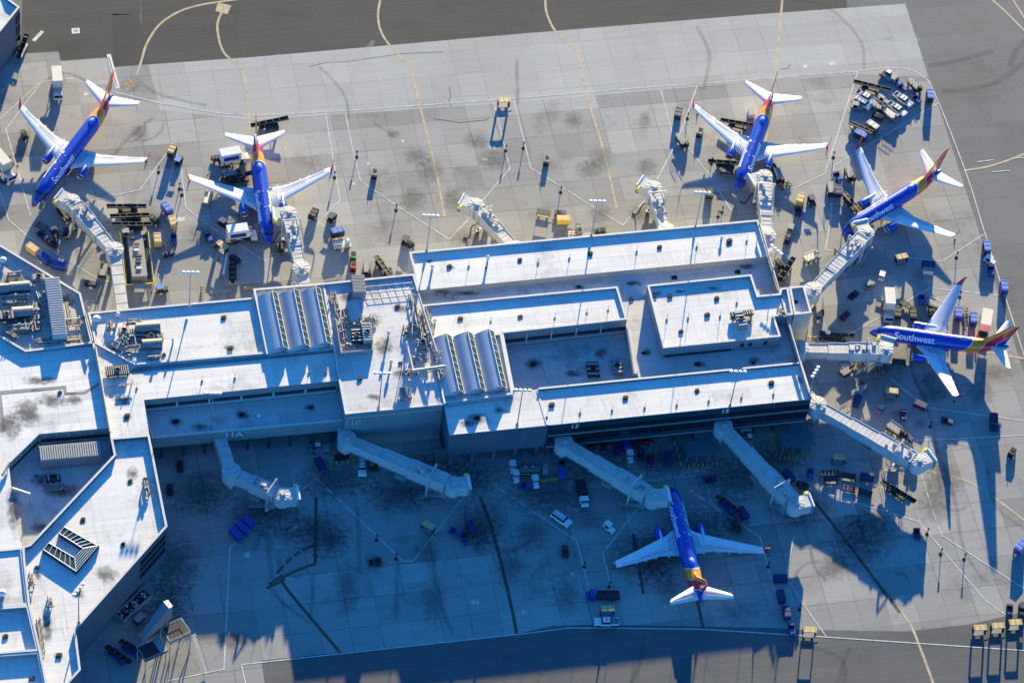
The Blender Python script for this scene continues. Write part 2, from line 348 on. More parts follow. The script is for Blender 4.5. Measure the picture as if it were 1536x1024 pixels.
WL = [[(-20, 197), (60, 124), (88, 119), (112, 118), (150, 133)], [(64, 121), (9, 194), (28, 262), (46, 324)], [(-5, 270), (5, 303), (13, 330), (40, 353), (150, 420), (178, 425)],
      [(130, 302), (210, 285), (250, 230)], [(266, 232), (272, 255), (279, 312), (312, 338), (400, 393)], [(489, 174), (500, 240), (510, 300), (459, 355)],
      [(518, 171), (531, 233), (541, 272), (594, 308), (674, 359), (704, 327)], [(741, 154), (765, 253), (723, 302)], [(771, 152), (796, 252), (843, 281), (934, 338), (968, 300)],
      [(991, 134), (1012, 215)], [(1046, 128), (1018, 208), (985, 270)], [(1031, 219), (1060, 257), (1097, 316)], [(1287, 107), (1237, 261), (1180, 288)],
      smooth_pts([(1287, 107), (1330, 102), (1362, 104), (1385, 116), (1402, 140), (1450, 262), (1482, 365), (1545, 560)], 4),
      [(1407, 155), (1251, 249), (1246, 330), (1238, 375), (1265, 378)], [(1475, 352), (1413, 392), (1345, 384)], [(1500, 443), (1394, 432), (1265, 507)],
      [(1315, 550), (1389, 611), (1545, 632)], [(1365, 661), (1545, 652)], [(1363, 660), (1381, 708), (1400, 770), (1413, 803), (1545, 888)],
      [(1205, 730), (1290, 755), (1378, 782), (1479, 901), (1515, 926)], [(1191, 804), (1179, 862), (1199, 897), (1240, 955)],
      [(781, 754), (865, 811), (888, 900)], [(965, 752), (945, 776), (904, 829), (918, 886)], [(1035, 735), (1063, 754), (1140, 805), (1160, 880), (1190, 930)],
      [(345, 820), (475, 717), (604, 841), (620, 841), (688, 754), (722, 714), (781, 754)], [(345, 820), (336, 1003), (250, 1021)],
      [(150, 133), (240, 155), (330, 170), (380, 174), (540, 165), (770, 148), (960, 132), (1150, 118), (1287, 107)],
      [(363, 996), (500, 981), (776, 951), (855, 941), (1050, 943), (1240, 955), (1550, 976)], [(362, 996), (372, 1040)], [(-10, 260), (8, 232)], [(25, 105), (10, 130), (-8, 148)],
      [(50, 62), (64, 47)], [(1466, 243), (1490, 240)], [(1518, 238), (1550, 235)], [(1488, 258), (1514, 256)], [(330, 372), (322, 393)], [(337, 377), (330, 396)]]
for p in WL[-6:-3]: pass
LANE = WL.pop([i for i, q in enumerate(WL) if q[0] == (150, 133)][0])
assert LANE[0] == (150, 133), LANE
lines('lane_lines', [LANE], .4, .042, M_LANEL)
lines('stand_lines', [(.9 if q in ([(50, 62), (64, 47)],) else .27, q) for q in WL], .27, .040, M_LINEW)
sheet('drain_cover', [(107, 43), (119, 42), (120, 50), (108, 51)], .020, M_COPE); sheet('drain_cover', [(110, 44.5), (116.5, 44), (117, 48.5), (111, 49)], .024, M_GREY)
sheet('hydrant_pad', [(182, 128), (196, 120), (204, 128), (190, 137)], .022, M_LINET)
sheet('hydrant_pad', [(327, 4), (347, 9), (341, 22), (323, 17)], .024, M_LINET)
sheet('trench_drain', [(160, 82), (166, 81.5), (180, 132), (174, 133)], .026, M_COPE); sheet('trench_drain', [(162.5, 86), (164, 86), (176, 130), (174.5, 130)], .030, M_DARK)
for (a, b, w_, h_) in [(129, 141, 6, 5), (738, 221, 10, 5), (604, 212, 4, 4), (552, 246, 4, 4), (727, 240, 7, 4), (1248, 95, 9, 6), (1207, 100, 6, 5), (370, 832, 9, 7), (712, 903, 12, 5), (858, 861, 5, 4), (785, 918, 5, 4), (272, 329, 11, 6), (530, 276, 5, 4), (340, 345, 5, 4)]:
    sheet('utility_cover', [(a-w_/2, b-h_/2), (a+w_/2, b-h_/2-.6), (a+w_/2+.8, b+h_/2-.6), (a-w_/2+.8, b+h_/2)], .022, M_LINEW)
TR = [(.9, [(480, 100), (515, 140), (524, 178)]), (1.0, [(775, 90), (776, 120), (777, 155)]),
      (1.2, [(1045, 40), (1064, 82), (1055, 135)]), (1.0, [(1190, 0), (1240, 10), (1290, 60), (1296, 105)]), (1.6, [(1393, 98), (1440, 90), (1490, 76)]),
      (2.0, [(1412, 137), (1460, 133), (1500, 120), (1540, 90)]), (2.0, [(1515, 100), (1525, 75), (1550, 50)]), (1.2, [(1400, 660), (1430, 740), (1445, 820), (1475, 870)]), (1.2, [(1370, 560), (1400, 640), (1410, 740)]),
      (1.4, [(1180, 960), (1260, 985), (1265, 1030)]), (1.3, [(70, 120), (100, 110), (140, 128)]), (1.2, [(205, 118), (240, 142), (310, 158)]), (1.3, [(230, 176), (190, 210), (170, 235)]),
      (1.3, [(400, 870), (420, 900), (466, 935)]), (1.2, [(940, 1040), (960, 990), (965, 950)]), (1.2, [(1255, 1030), (1262, 1000), (1275, 970)]), (1.1, [(1215, 820), (1222, 850), (1240, 870)]), (1.1, [(1218, 820), (1245, 812), (1255, 840)]),
      (1.3, [(1480, 700), (1495, 760), (1550, 800)]), (1.3, [(1360, 520), (1372, 570), (1390, 600)]), (1.0, [(560, 185), (570, 190), (590, 205)]), (1.2, [(1300, 860), (1345, 905), (1370, 900)]),
      (1.6, [(380, 825), (398, 800), (408, 868)]), (1.2, [(470, 860), (466, 930)]), (1.4, [(536, 760), (540, 860)]), (1.3, [(596, 842), (594, 925)]), (1.3, [(640, 780), (660, 900), (680, 950)])]
for k in range(26):   # turning tracks of tugs round the stands
    a, b = random.choice([(430, 800), (1260, 850), (720, 800), (1290, 770), (1350, 860), (470, 820), (1430, 740), (985, 860), (1430, 690), (220, 210), (800, 830), (590, 800)])
    a += random.uniform(-45, 45); b += random.uniform(-35, 35); r = random.uniform(14, 42); t0 = random.uniform(0, 6.28); dt = random.uniform(.7, 2.4)
    TR.append((random.uniform(.5, 1.1), [(a+r*math.cos(t0+dt*q/4), b+.75*r*math.sin(t0+dt*q/4)) for q in range(5)]))
lines('tyre_marks', TR, 1.2, .048, M_TRACK, True, True)
lines('pale_scuffs', [(1.5, [(560, 62), (530, 110), (524, 180)]), (1.2, [(790, 50), (776, 90), (776, 150)]), (1.3, [(1068, 40), (1072, 80), (1030, 100)]), (1.6, [(1380, 60), (1320, 55), (1240, 20)]),
     (1.2, [(1320, 790), (1345, 830), (1380, 860)]), (1.2, [(1335, 785), (1370, 830), (1395, 862)]), (1.2, [(385, 105), (410, 90), (420, 82)]), (1.4, [(505, 80), (492, 120), (488, 160)]), (1.3, [(1300, 20), (1340, 50), (1285, 80)])], 1.2, .046, M_SCUFF, True, True)
lines('pavement_cracks', [[(464, 100), (490, 94), (520, 93), (560, 87), (600, 81), (664, 78)], [(674, 130), (676, 145), (673, 150), (677, 161)], [(650, 178), (690, 184), (730, 180), (734, 176)], [(1170, 104), (1182, 103), (1185, 96)]], .2, .026, M_LINEO)
def blots(name, L_, z, m):
    mb = MB(); n = 0
    for (a, b, w_, h_) in L_:
        P = [g2(a-w_, b-h_, 0 if z < 1 else z), g2(a+w_, b-h_, 0 if z < 1 else z), g2(a+w_, b+h_, 0 if z < 1 else z), g2(a-w_, b+h_, 0 if z < 1 else z)][::-1]
        mb.add([(x, y, z+.002*(n % 7)) for x, y in P], [(0, 1, 2, 3)], m); n += 1
    o = mb.build(name, kind='structure' if z < 1 else None); l = o.data.uv_layers.new(name='UVMap')
    for k in range(4*n): l.data[k].uv = [(0, 0), (1, 0), (1, 1), (0, 1)][k % 4]
    return o
ST = [(645, 255, 30, 30), (625, 235, 28, 22), (740, 240, 35, 25), (882, 255, 28, 22), (968, 180, 14, 18), (860, 180, 22, 18), (620, 300, 30, 25), (900, 240, 30, 30), (715, 210, 30, 20), (970, 250, 25, 20),
      (1415, 720, 45, 40), (1400, 760, 40, 40), (1250, 850, 35, 30), (1290, 830, 60, 40), (1300, 780, 50, 25), (1270, 800, 40, 40), (430, 800, 45, 30), (500, 810, 30, 25), (640, 830, 30, 30), (720, 810, 25, 35),
      (980, 850, 35, 30), (1000, 880, 30, 40), (800, 800, 40, 40), (760, 850, 30, 50), (230, 330, 30, 30), (300, 350, 40, 25), (370, 330, 40, 35), (150, 350, 40, 30), (1150, 300, 30, 40), (1290, 330, 50, 30),
      (1400, 590, 30, 20), (1390, 570, 20, 15), (1490, 560, 40, 20), (1470, 590, 30, 30), (210, 200, 20, 20), (30, 230, 20, 25), (195, 128, 24, 16), (250, 900, 60, 50), (350, 960, 40, 20), (700, 360, 40, 25), (960, 320, 25, 20),
      (560, 840, 20, 14), (880, 780, 40, 25), (1100, 780, 40, 30), (1380, 635, 15, 10), (1345, 620, 15, 10), (900, 320, 25, 25), (680, 300, 25, 30), (395, 300, 40, 40), (1320, 560, 50, 40), (590, 200, 16, 10), (520, 880, 30, 60), (650, 900, 30, 60), (850, 890, 30, 50)]
blots('oil_stains', ST, .056, M_OIL)
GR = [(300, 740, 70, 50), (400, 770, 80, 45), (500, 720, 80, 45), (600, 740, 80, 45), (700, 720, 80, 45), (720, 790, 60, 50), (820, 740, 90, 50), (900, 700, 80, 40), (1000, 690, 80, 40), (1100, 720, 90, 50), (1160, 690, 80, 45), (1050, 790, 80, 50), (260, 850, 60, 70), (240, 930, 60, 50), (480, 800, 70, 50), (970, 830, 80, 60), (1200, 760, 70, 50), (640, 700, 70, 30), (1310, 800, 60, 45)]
blots('stand_grime_shade', GR, .075, M_GRIMESHADE)  # stand grime plus painted shade, darkening the apron near the south gates
# ------------------------------------------------------------------ buildings
def edge_strip(mb, a, b, w, z0, z1, m):
    """upright wall strip along edge a-b, thickness w to the left (inside of a ccw outline)"""
    a, b = Vector(a), Vector(b); t = (b-a).normalized(); n = Vector((-t.y, t.x))*w
    mb.prism([a, b, b+n, a+n], z0, z1, m)
def block(name, label, cat, pts, ztop, ph=.6, zb=0, par='all', roof=None, wall=None, cope=True, w=.4):
    roof = roof or M_ROOF; wall = wall or M_WALL
    P0 = [tuple(p[:2]) if isinstance(p, Vector) else g2(p[0], p[1], p[2] if len(p) > 2 else ztop) for p in pts]
    flip = area(P0) < 0; P = ccw(P0); n = len(P)
    cx = sum(p[0] for p in P)/n; cy = sum(p[1] for p in P)/n
    t = thing(name, label, cat, (cx, cy, zb), world=True)
    zr = ztop-ph
    mb = MB(); mb.prism(P, zb, zr-.02, wall, bottom=True, cap=False)
    if par == 'all':
        I = inset(P, w)
        mb.add([(x, y, zr-.02) for x, y in P]+[(x, y, ztop) for x, y in P], [(i, (i+1) % n, n+(i+1) % n, n+i) for i in range(n)], wall)
        mb.add([(x, y, zr-.3) for x, y in I]+[(x, y, ztop) for x, y in I], [(i, n+i, n+(i+1) % n, (i+1) % n) for i in range(n)], wall)
    mb.build('wall', t)
    if par == 'all':
        A, I2 = inset(P, -.05), inset(P, w+.05); c = MB()
        for z0, z1 in ((ztop, ztop+.1),):
            c.add([(x, y, z1) for x, y in A]+[(x, y, z1) for x, y in I2], [(i, (i+1) % n, n+(i+1) % n, n+i) for i in range(n)], M_COPE)
            c.add([(x, y, z0) for x, y in A]+[(x, y, z1) for x, y in A], [(i, (i+1) % n, n+(i+1) % n, n+i) for i in range(n)], M_COPE)
            c.add([(x, y, z0) for x, y in I2]+[(x, y, z1) for x, y in I2], [(i, n+i, n+(i+1) % n, (i+1) % n) for i in range(n)], M_COPE)
        c.build('coping', t)
        r = MB(); Q = inset(P, w-.05)
    else:
        r = MB(); Q = P
        for k, hgt in (par or {}).items():
            # k indexes the traced outline: edge from point k to k+1
            a, b = P0[k], P0[(k+1) % n]
            if flip: a, b = b, a
            c = MB(); edge_strip(c, a, b, w, zr-.02, zr+hgt+.004*k, wall); c.build('parapet', t)
            c = MB(); aa, bb = Vector(a), Vector(b); tt = (bb-aa).normalized(); nn = Vector((-tt.y, tt.x))
            edge_strip(c, aa-nn*.05, bb-nn*.05, w+.1, zr+hgt+.004*k, zr+hgt+.1+.004*k, M_COPE); c.build('coping', t)
    r.add([(x, y, zr) for x, y in Q], [tuple(range(n))], roof)
    r.add([(x, y, zr-.02) for x, y in P], [tuple(range(n))], wall)
    r.build('roof', t)
    return t
def band(t, a, b, z0, z1, m=None, proud=.06, mull=0, z_at=None, frame=M_COPE, name='window', thick=.2):
    """window band on the outside of a wall from a to b (pixels at height z_at); outside is towards the viewer of a->b's right"""
    A = Vector(a) if isinstance(a, Vector) else Vector(g2(a[0], a[1], z_at)); B = Vector(b) if isinstance(b, Vector) else Vector(g2(b[0], b[1], z_at))
    d = (B-A).normalized(); n = Vector((d.y, -d.x)); L_ = (B-A).length
    def q(u, o): return A+d*u+n*o
    mb = MB(); mb.prism([q(0, proud), q(L_, proud), q(L_, proud-thick), q(0, proud-thick)], z0, z1, m or M_GLASS)
    o = mb.build(name, t)
    if mull:
        f = MB(); k = int(L_/mull)
        for i in range(k+1):
            u = L_*i/k; u = min(max(u, .07), L_-.07)
            f.prism([q(u-.06, proud+.05), q(u+.06, proud+.05), q(u+.06, proud-thick+.02), q(u-.06, proud-thick+.02)], z0, z1, frame)
        f.build('mullion', o, off=t.location)
    return o
# --- east concourse
nw = block('terminal_building', 'long narrow white roofed concourse wing along the north side, facing the two empty stands', 'building',
           [(614, 378), (1137, 329.5), (1153, 382.5), (628, 433)], 12.6, .6, par={0: .48, 1: .5, 3: .5}, wall=M_WALLB)
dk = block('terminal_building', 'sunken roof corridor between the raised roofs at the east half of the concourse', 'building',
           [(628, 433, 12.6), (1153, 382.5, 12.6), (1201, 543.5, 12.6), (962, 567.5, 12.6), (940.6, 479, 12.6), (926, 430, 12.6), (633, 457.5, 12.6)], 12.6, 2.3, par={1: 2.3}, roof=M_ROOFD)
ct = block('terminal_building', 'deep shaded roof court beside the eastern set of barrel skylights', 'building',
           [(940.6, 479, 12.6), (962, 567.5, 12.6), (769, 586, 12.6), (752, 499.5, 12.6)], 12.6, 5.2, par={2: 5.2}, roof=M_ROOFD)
mh = block('terminal_building', 'raised hall with a white roof and clerestory windows above the shaded court', 'building',
           [(633, 457.5), (926, 430), (940.6, 479), (752, 499.6), (645, 510.5)], 12.65, .5, zb=0)
P = [g2(700, 504.8, 12.75), g2(940.6, 479, 12.75)]
a, b = Vector(g2(754, 499.3, 12.75)), Vector(g2(940, 479.1, 12.75))
band(mh, a, b, 9.0, 10.0, proud=.05, mull=0)
for k in range(5):
    u = a.lerp(b, (k+.5)/5.0); d = (b-a).normalized()
for k in range(1, 5): band(mh, a.lerp(b, k/5)-d*.15, a.lerp(b, k/5)+d*.15, 8.2, 11.9, M_COPE, proud=.22, name='pilaster')
band(mh, a, b, 8.3, 8.55, M_COPE, proud=.3, name='ledge')
sh = block('terminal_building', 'roof block carrying three barrel skylights just left of the shaded court', 'building',
           [(645, 510.5), (752, 499.7), (769.5, 591), (666, 605)], 13.0, .6)
ch = block('terminal_building', 'tall central concourse block with dirty pale roof and long plain south wall marked 11B', 'building',
           [(484, 425), (621, 411), (628.5, 437), (665, 604.5), (518, 619), (506, 555)], 13.2, .5, par={0: .5, 1: .5, 4: .0, 5: .25}, roof=roof_mat('roof_membrane_worn', (.70, .68, .65), .5))
ws = block('terminal_building', 'roof block carrying the three western barrel skylights', 'building',
           [(380, 433.5), (484, 425), (501, 521.5), (400, 531.2)], 12.9, .7, par={0: .7, 3: .7})
wd = block('terminal_building', 'white roof deck with a large cluster of air handling plant at its left end', 'building',
           [(132, 469), (380, 446.5), (400, 530), (202, 547), (143, 515.5)], 12.45, .5)
st = block('terminal_building', 'long low white roof strip above the gate 11A court', 'building',
           [(143, 516), (202, 547), (400, 531.2), (501, 521.7), (507, 570), (216, 599), (224, 652), (166, 657)], 12.2, .15, par=None)
lo = MB(); e0, e1 = Vector(g2(225, 541, 12.0)), Vector(g2(480, 520, 12.0))
gv = sheet_pts = [g2(202, 551, 12.06), g2(400, 533.5, 12.06), g2(501, 524, 12.06), g2(502, 529, 12.06), g2(300, 548.5, 12.06), g2(190, 560, 12.06)]
lo.add([(x, y, 12.075) for x, y in ccw(gv)], [tuple(range(6))], M_GRAVEL); lo.build('walkway', st)
# gate 11A court: slab over a recessed ground storey
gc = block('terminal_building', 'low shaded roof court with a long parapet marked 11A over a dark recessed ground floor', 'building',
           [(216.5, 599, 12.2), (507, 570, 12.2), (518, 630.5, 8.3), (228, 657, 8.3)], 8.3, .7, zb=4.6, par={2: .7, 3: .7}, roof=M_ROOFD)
def inner(pts, z, w0=0): return [g2(*p, z) for p in pts]
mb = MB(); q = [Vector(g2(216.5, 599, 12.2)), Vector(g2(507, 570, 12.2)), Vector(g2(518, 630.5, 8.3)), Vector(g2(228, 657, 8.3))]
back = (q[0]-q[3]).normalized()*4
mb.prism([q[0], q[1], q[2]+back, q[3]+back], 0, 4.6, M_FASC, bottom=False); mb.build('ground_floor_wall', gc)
mb = MB(); 
for i in range(9):
    p = q[3].lerp(q[2], (i+.5)/9)+back*.12; mb.box((p.x, p.y, 2.3), (.5, .5, 4.6), M_FASC, rz=AX)
mb.build('pillar', gc)
band(gc, q[3]+back*.97, q[2]+back*.97, 2.6, 3.2, M_WALL, proud=.3, name='ledge')
s0, s1 = Vector(g2(217, 599, 12.2)), Vector(g2(506.5, 570, 12.2))
dd = (s1-s0).normalized()
band(st, s0+dd*.3, s1-dd*.3, 9.0, 10.0, proud=.06, mull=0); band(st, s0+dd*.3, s1-dd*.3, 8.5, 8.8, M_COPE, proud=.35, name='ledge')
for i in range(1, 6): band(st, s0.lerp(s1, i/6)-dd*.2, s0.lerp(s1, i/6)+dd*.2, 8.8, 10.1, M_COPE, proud=.2, name='pilaster')
# front strip
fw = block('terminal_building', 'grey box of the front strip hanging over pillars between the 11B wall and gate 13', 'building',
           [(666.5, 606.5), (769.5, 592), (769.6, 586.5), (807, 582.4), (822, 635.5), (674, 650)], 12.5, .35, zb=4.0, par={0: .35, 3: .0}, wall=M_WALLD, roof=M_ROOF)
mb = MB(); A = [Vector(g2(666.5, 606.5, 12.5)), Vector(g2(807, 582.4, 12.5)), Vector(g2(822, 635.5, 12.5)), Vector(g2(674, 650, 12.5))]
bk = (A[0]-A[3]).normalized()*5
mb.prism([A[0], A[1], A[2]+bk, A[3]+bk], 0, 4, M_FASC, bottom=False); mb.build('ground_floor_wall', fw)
for i in range(5):
    mb = MB(); p = A[3].lerp(A[2], (i+.25)/4.6)+bk*.12; mb.box((p.x, p.y, 2), (.8, .8, 4), M_WALLD, rz=AX); mb.build('pillar', fw)
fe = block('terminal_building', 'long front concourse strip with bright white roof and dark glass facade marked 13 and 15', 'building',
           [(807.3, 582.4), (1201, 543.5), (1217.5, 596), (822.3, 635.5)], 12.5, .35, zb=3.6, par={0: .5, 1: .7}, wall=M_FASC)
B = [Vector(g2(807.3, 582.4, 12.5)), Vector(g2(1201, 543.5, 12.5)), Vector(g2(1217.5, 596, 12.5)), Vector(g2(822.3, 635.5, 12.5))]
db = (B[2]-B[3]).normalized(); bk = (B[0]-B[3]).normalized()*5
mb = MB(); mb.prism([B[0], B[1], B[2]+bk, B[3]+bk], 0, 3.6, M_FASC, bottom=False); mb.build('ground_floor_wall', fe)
band(fe, B[3]+db*.4, B[2]-db*.2, 8.4, 9.9, proud=.05, mull=3.3, frame=M_FASC); band(fe, B[3]+db*.4, B[2]-db*.2, 5.2, 7.6, proud=.05, mull=3.3, frame=M_FASC)
band(fe, B[3]+db*.4, B[2]-db*.2, 7.8, 8.1, M_WALL, proud=.22, name='ledge'); band(fe, B[3]+db*.4, B[2]-db*.2, 3.7, 4.1, M_WALL, proud=.3, name='ledge')
band(fe, B[3]+db*.1, B[2], 12.0, 12.2, M_COPE, proud=.15, name='roof_edge')
for i in range(13):
    mb = MB(); p = B[3].lerp(B[2], (i+.5)/13)+bk*.15; mb.box((p.x, p.y, 1.8), (.5, .5, 3.6), M_FASC, rz=AX); mb.build('pillar', fe)
band(fw, A[3]+db*.05, A[2], 12.0, 12.2, M_COPE, proud=.15, name='roof_edge')
# east block and bump
eb = block('terminal_building', 'raised east hall with a notched white roof standing above the sunken roof corridor', 'building',
           [(971, 428), (1127, 412), (1137, 443.5), (1169, 440.5), (1171, 432.5), (1182, 431.2), (1189.5, 472), (1161, 474.5), (1171, 504.5), (995, 522)], 14.0, .6, zb=10.3)
a, b = Vector(g2(1000, 521.5, 14)), Vector(g2(1100, 511.6, 14)); band(eb, a, b, 10.5, 11.2, proud=.05)
for x_ in (1112, 1124, 1147): band(eb, Vector(g2(x_, 510.4-(x_-1112)*.1, 14)), Vector(g2(x_+6, 509.8-(x_-1112)*.1, 14)), 11.4, 12.8, proud=.05)
bp = block('terminal_building', 'small square corner room with high parapets at the east end, beside the bridge rotunda', 'building',
           [(1184, 431), (1206, 428.5), (1217.5, 469), (1191.5, 472)], 13.7, 1.2, wall=M_WALLB)
# west side
nh = block('terminal_building', 'north west plant roof crowded with pipes and a long ribbed cooler', 'building',
           [(-80, 318), (0, 367), (121, 440), (139, 514.5), (38, 527.5), (0, 505), (-80, 458)], 12.7, .7, roof=roof_mat('roof_membrane_brown', (.56, .50, .43), .6))
wm = block('terminal_building', 'broad white roof of the west concourse root with a dark gravel band', 'building',
           [(-80, 461), (0, 507.5), (38, 530), (141.5, 517.5), (164, 641), (59, 650), (13, 695), (22, 770), (33, 820), (-80, 832)], 12.1, .12, par={3: .9})
wk = MB(); wk.add([(x, y, 12.0) for x, y in ccw([g2(*p, 12.0) for p in [(0, 586), (99, 578), (100, 588), (125, 587), (148, 574), (149, 578), (127, 591), (96, 592), (95, 583), (0, 592)]])], [tuple(range(10))], M_GRAVEL)
wk.add([(x, y, 12.0) for x, y in ccw([g2(*p, 12.0) for p in [(0, 593), (2, 593), (9, 647), (0, 648)]])], [(0, 1, 2, 3)], M_GRAVEL); wk.build('walkway', wm)
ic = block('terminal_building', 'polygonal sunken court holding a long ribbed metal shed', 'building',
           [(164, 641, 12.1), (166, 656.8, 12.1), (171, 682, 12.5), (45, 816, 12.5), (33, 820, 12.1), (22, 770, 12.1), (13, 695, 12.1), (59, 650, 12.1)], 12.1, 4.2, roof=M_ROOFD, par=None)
iw = MB(); e = [(13, 695), (59, 650), (164, 641)]
for i in range(2):
    a, b = Vector(g2(*e[i], 12.1)), Vector(g2(*e[i+1], 12.1)); d = (b-a).normalized()
    band(wm, a+d*.3, b-d*.3, 8.9, 9.8, proud=.05, mull=0)
    band(wm, a+d*.3, b-d*.3, 8.5, 8.8, M_COPE, proud=.3, name='ledge')
    for k in range(6):
        p = a.lerp(b, (k+.5)/6); band(wm, p-d*.2, p+d*.2, 10.6, 10.9, M_SAFETY, proud=.12, name='wall_lamp')
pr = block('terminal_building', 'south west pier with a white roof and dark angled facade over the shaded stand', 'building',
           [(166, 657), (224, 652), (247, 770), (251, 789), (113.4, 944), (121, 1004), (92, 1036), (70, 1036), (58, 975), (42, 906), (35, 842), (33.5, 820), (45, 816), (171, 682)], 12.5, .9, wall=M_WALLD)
a, b = Vector(g2(113.8, 943.6, 12.5)), Vector(g2(250.6, 789.4, 12.5)); d = (b-a).normalized()
wa, wb = a.lerp(b, .70), a.lerp(b, .985)
for z0, z1 in ((8.7, 10.4), (6.4, 8.0)): band(pr, wa, wb, z0, z1, proud=.05, mull=2.2, frame=M_FASC)
band(pr, wa, wb, 3.6, 5.6, proud=.05, mull=2.2, frame=M_FASC)
block('terminal_building', 'square white roof with raised edges at the left border, beside the pier neck', 'building', [(-80, 832), (33.2, 821), (35, 842), (42, 906.5), (-80, 916)], 12.3, .25)
block('terminal_building', 'small white roof bay at the bottom left, second from the lower corner', 'building', [(-80, 917), (42, 907.5), (58, 975.5), (-80, 986)], 12.4, 1.0)
block('terminal_building', 'white roof bay in the extreme bottom left corner', 'building', [(-80, 987.5), (58, 977), (70, 1036), (-80, 1045)], 12.3, 1.0)
cn = block('terminal_building', 'corner of a separate glass walled building in the top left corner', 'building', [(14, 0), (29.5, 11), (0, 48), (-60, 110), (-60, -60), (0, -40)], 14.0, .6, wall=M_WALLD)
a, b = Vector(g2(-50, 99.8, 14)), Vector(g2(29.3, 11.5, 14))
for z0, z1 in ((9.4, 12.4), (5.4, 8.6), (1.2, 4.4)): band(cn, a, b, z0, z1, proud=.08, mull=1.6, frame=M_FASC)
# text on walls
def text_mesh(body, size, bold=.02, ext=0.0):
    cu = bpy.data.curves.new('txt', 'FONT'); cu.body = body; cu.size = size; cu.offset = bold; cu.extrude = ext; cu.resolution_u = 4; cu.align_x = 'CENTER'
    ob = bpy.data.objects.new('txt', cu); COL.objects.link(ob); bpy.context.view_layer.update()
    me = bpy.data.meshes.new_from_object(ob.evaluated_get(bpy.context.evaluated_depsgraph_get()))
    bpy.data.objects.remove(ob); return me
def wall_sign(t, body, px, py, z, a, b, size, m=M_LINEW):
    me = text_mesh(body, size, .03, .04); me.materials.clear(); me.materials.append(m)
    d = (b-a).normalized(); n = Vector((d.y, -d.x)); p0 = Vector(g2(px, py, z))
    # foot of the sign on the wall line
    p = a+d*((p0-a).dot(d))+n*.24
    M = Matrix(((d.x, 0, n.x, p.x-t.location.x), (d.y, 0, n.y, p.y-t.location.y), (0, 1, 0, z-.35-t.location.z), (0, 0, 0, 1)))
    me.transform(M); o = bpy.data.objects.new('gate_number', me); COL.objects.link(o); o.parent = t
wall_sign(fe, '13', 861, 638, 10.6, B[3], B[2], 2.0, M_WHITE); wall_sign(fe, '15', 1087, 616, 10.6, B[3], B[2], 2.0, M_WHITE)
wall_sign(gc, '11A', 350, 654, 6.6, q[3], q[2], 2.6, M_WHITE)
c0, c1 = Vector(g2(518, 619, 13.2)), Vector(g2(665, 604.5, 13.2)); wall_sign(ch, '11B', 529, 635, 9.3, c0, c1, 2.4)
band(ch, c0+(c1-c0)*.0, c1, 12.68, 12.95, M_COPE, proud=.15, name='roof_edge'); band(ch, c0, c1, 10.9, 11.3, M_WALLB, proud=.1, name='ledge')
pl = [g2(*p, 14) for p in [(503, 478), (511, 530), (560, 525), (553, 500)]]
mb = MB(); 
for i in range(3): edge_strip(mb, ccw(pl)[i], ccw(pl)[i+1], .25, 12.7, 14.2-.01*i, M_WALL)
mb.build('plant_screen', ch)
mb = MB()
for k in range(14):
    a_ = Vector(g2(540+6*k, 420-.6*k, 12.7)); b_ = Vector(g2(553+6*k, 452-.6*k, 12.7))
    if k % 2 == 0: mb.tube((a_.x, a_.y, 13.0), (b_.x, b_.y, 13.0), .05, M_METAL, 4)
for k in range(4):
    a_ = Vector(g2(543+3*k, 423+9*k, 12.7)); b_ = Vector(g2(615+3*k, 416+9*k, 12.7)); mb.tube((a_.x, a_.y, 13.05), (b_.x, b_.y, 13.05), .05, M_METAL, 4)
mb.build('roof_anchor_grid', ch)
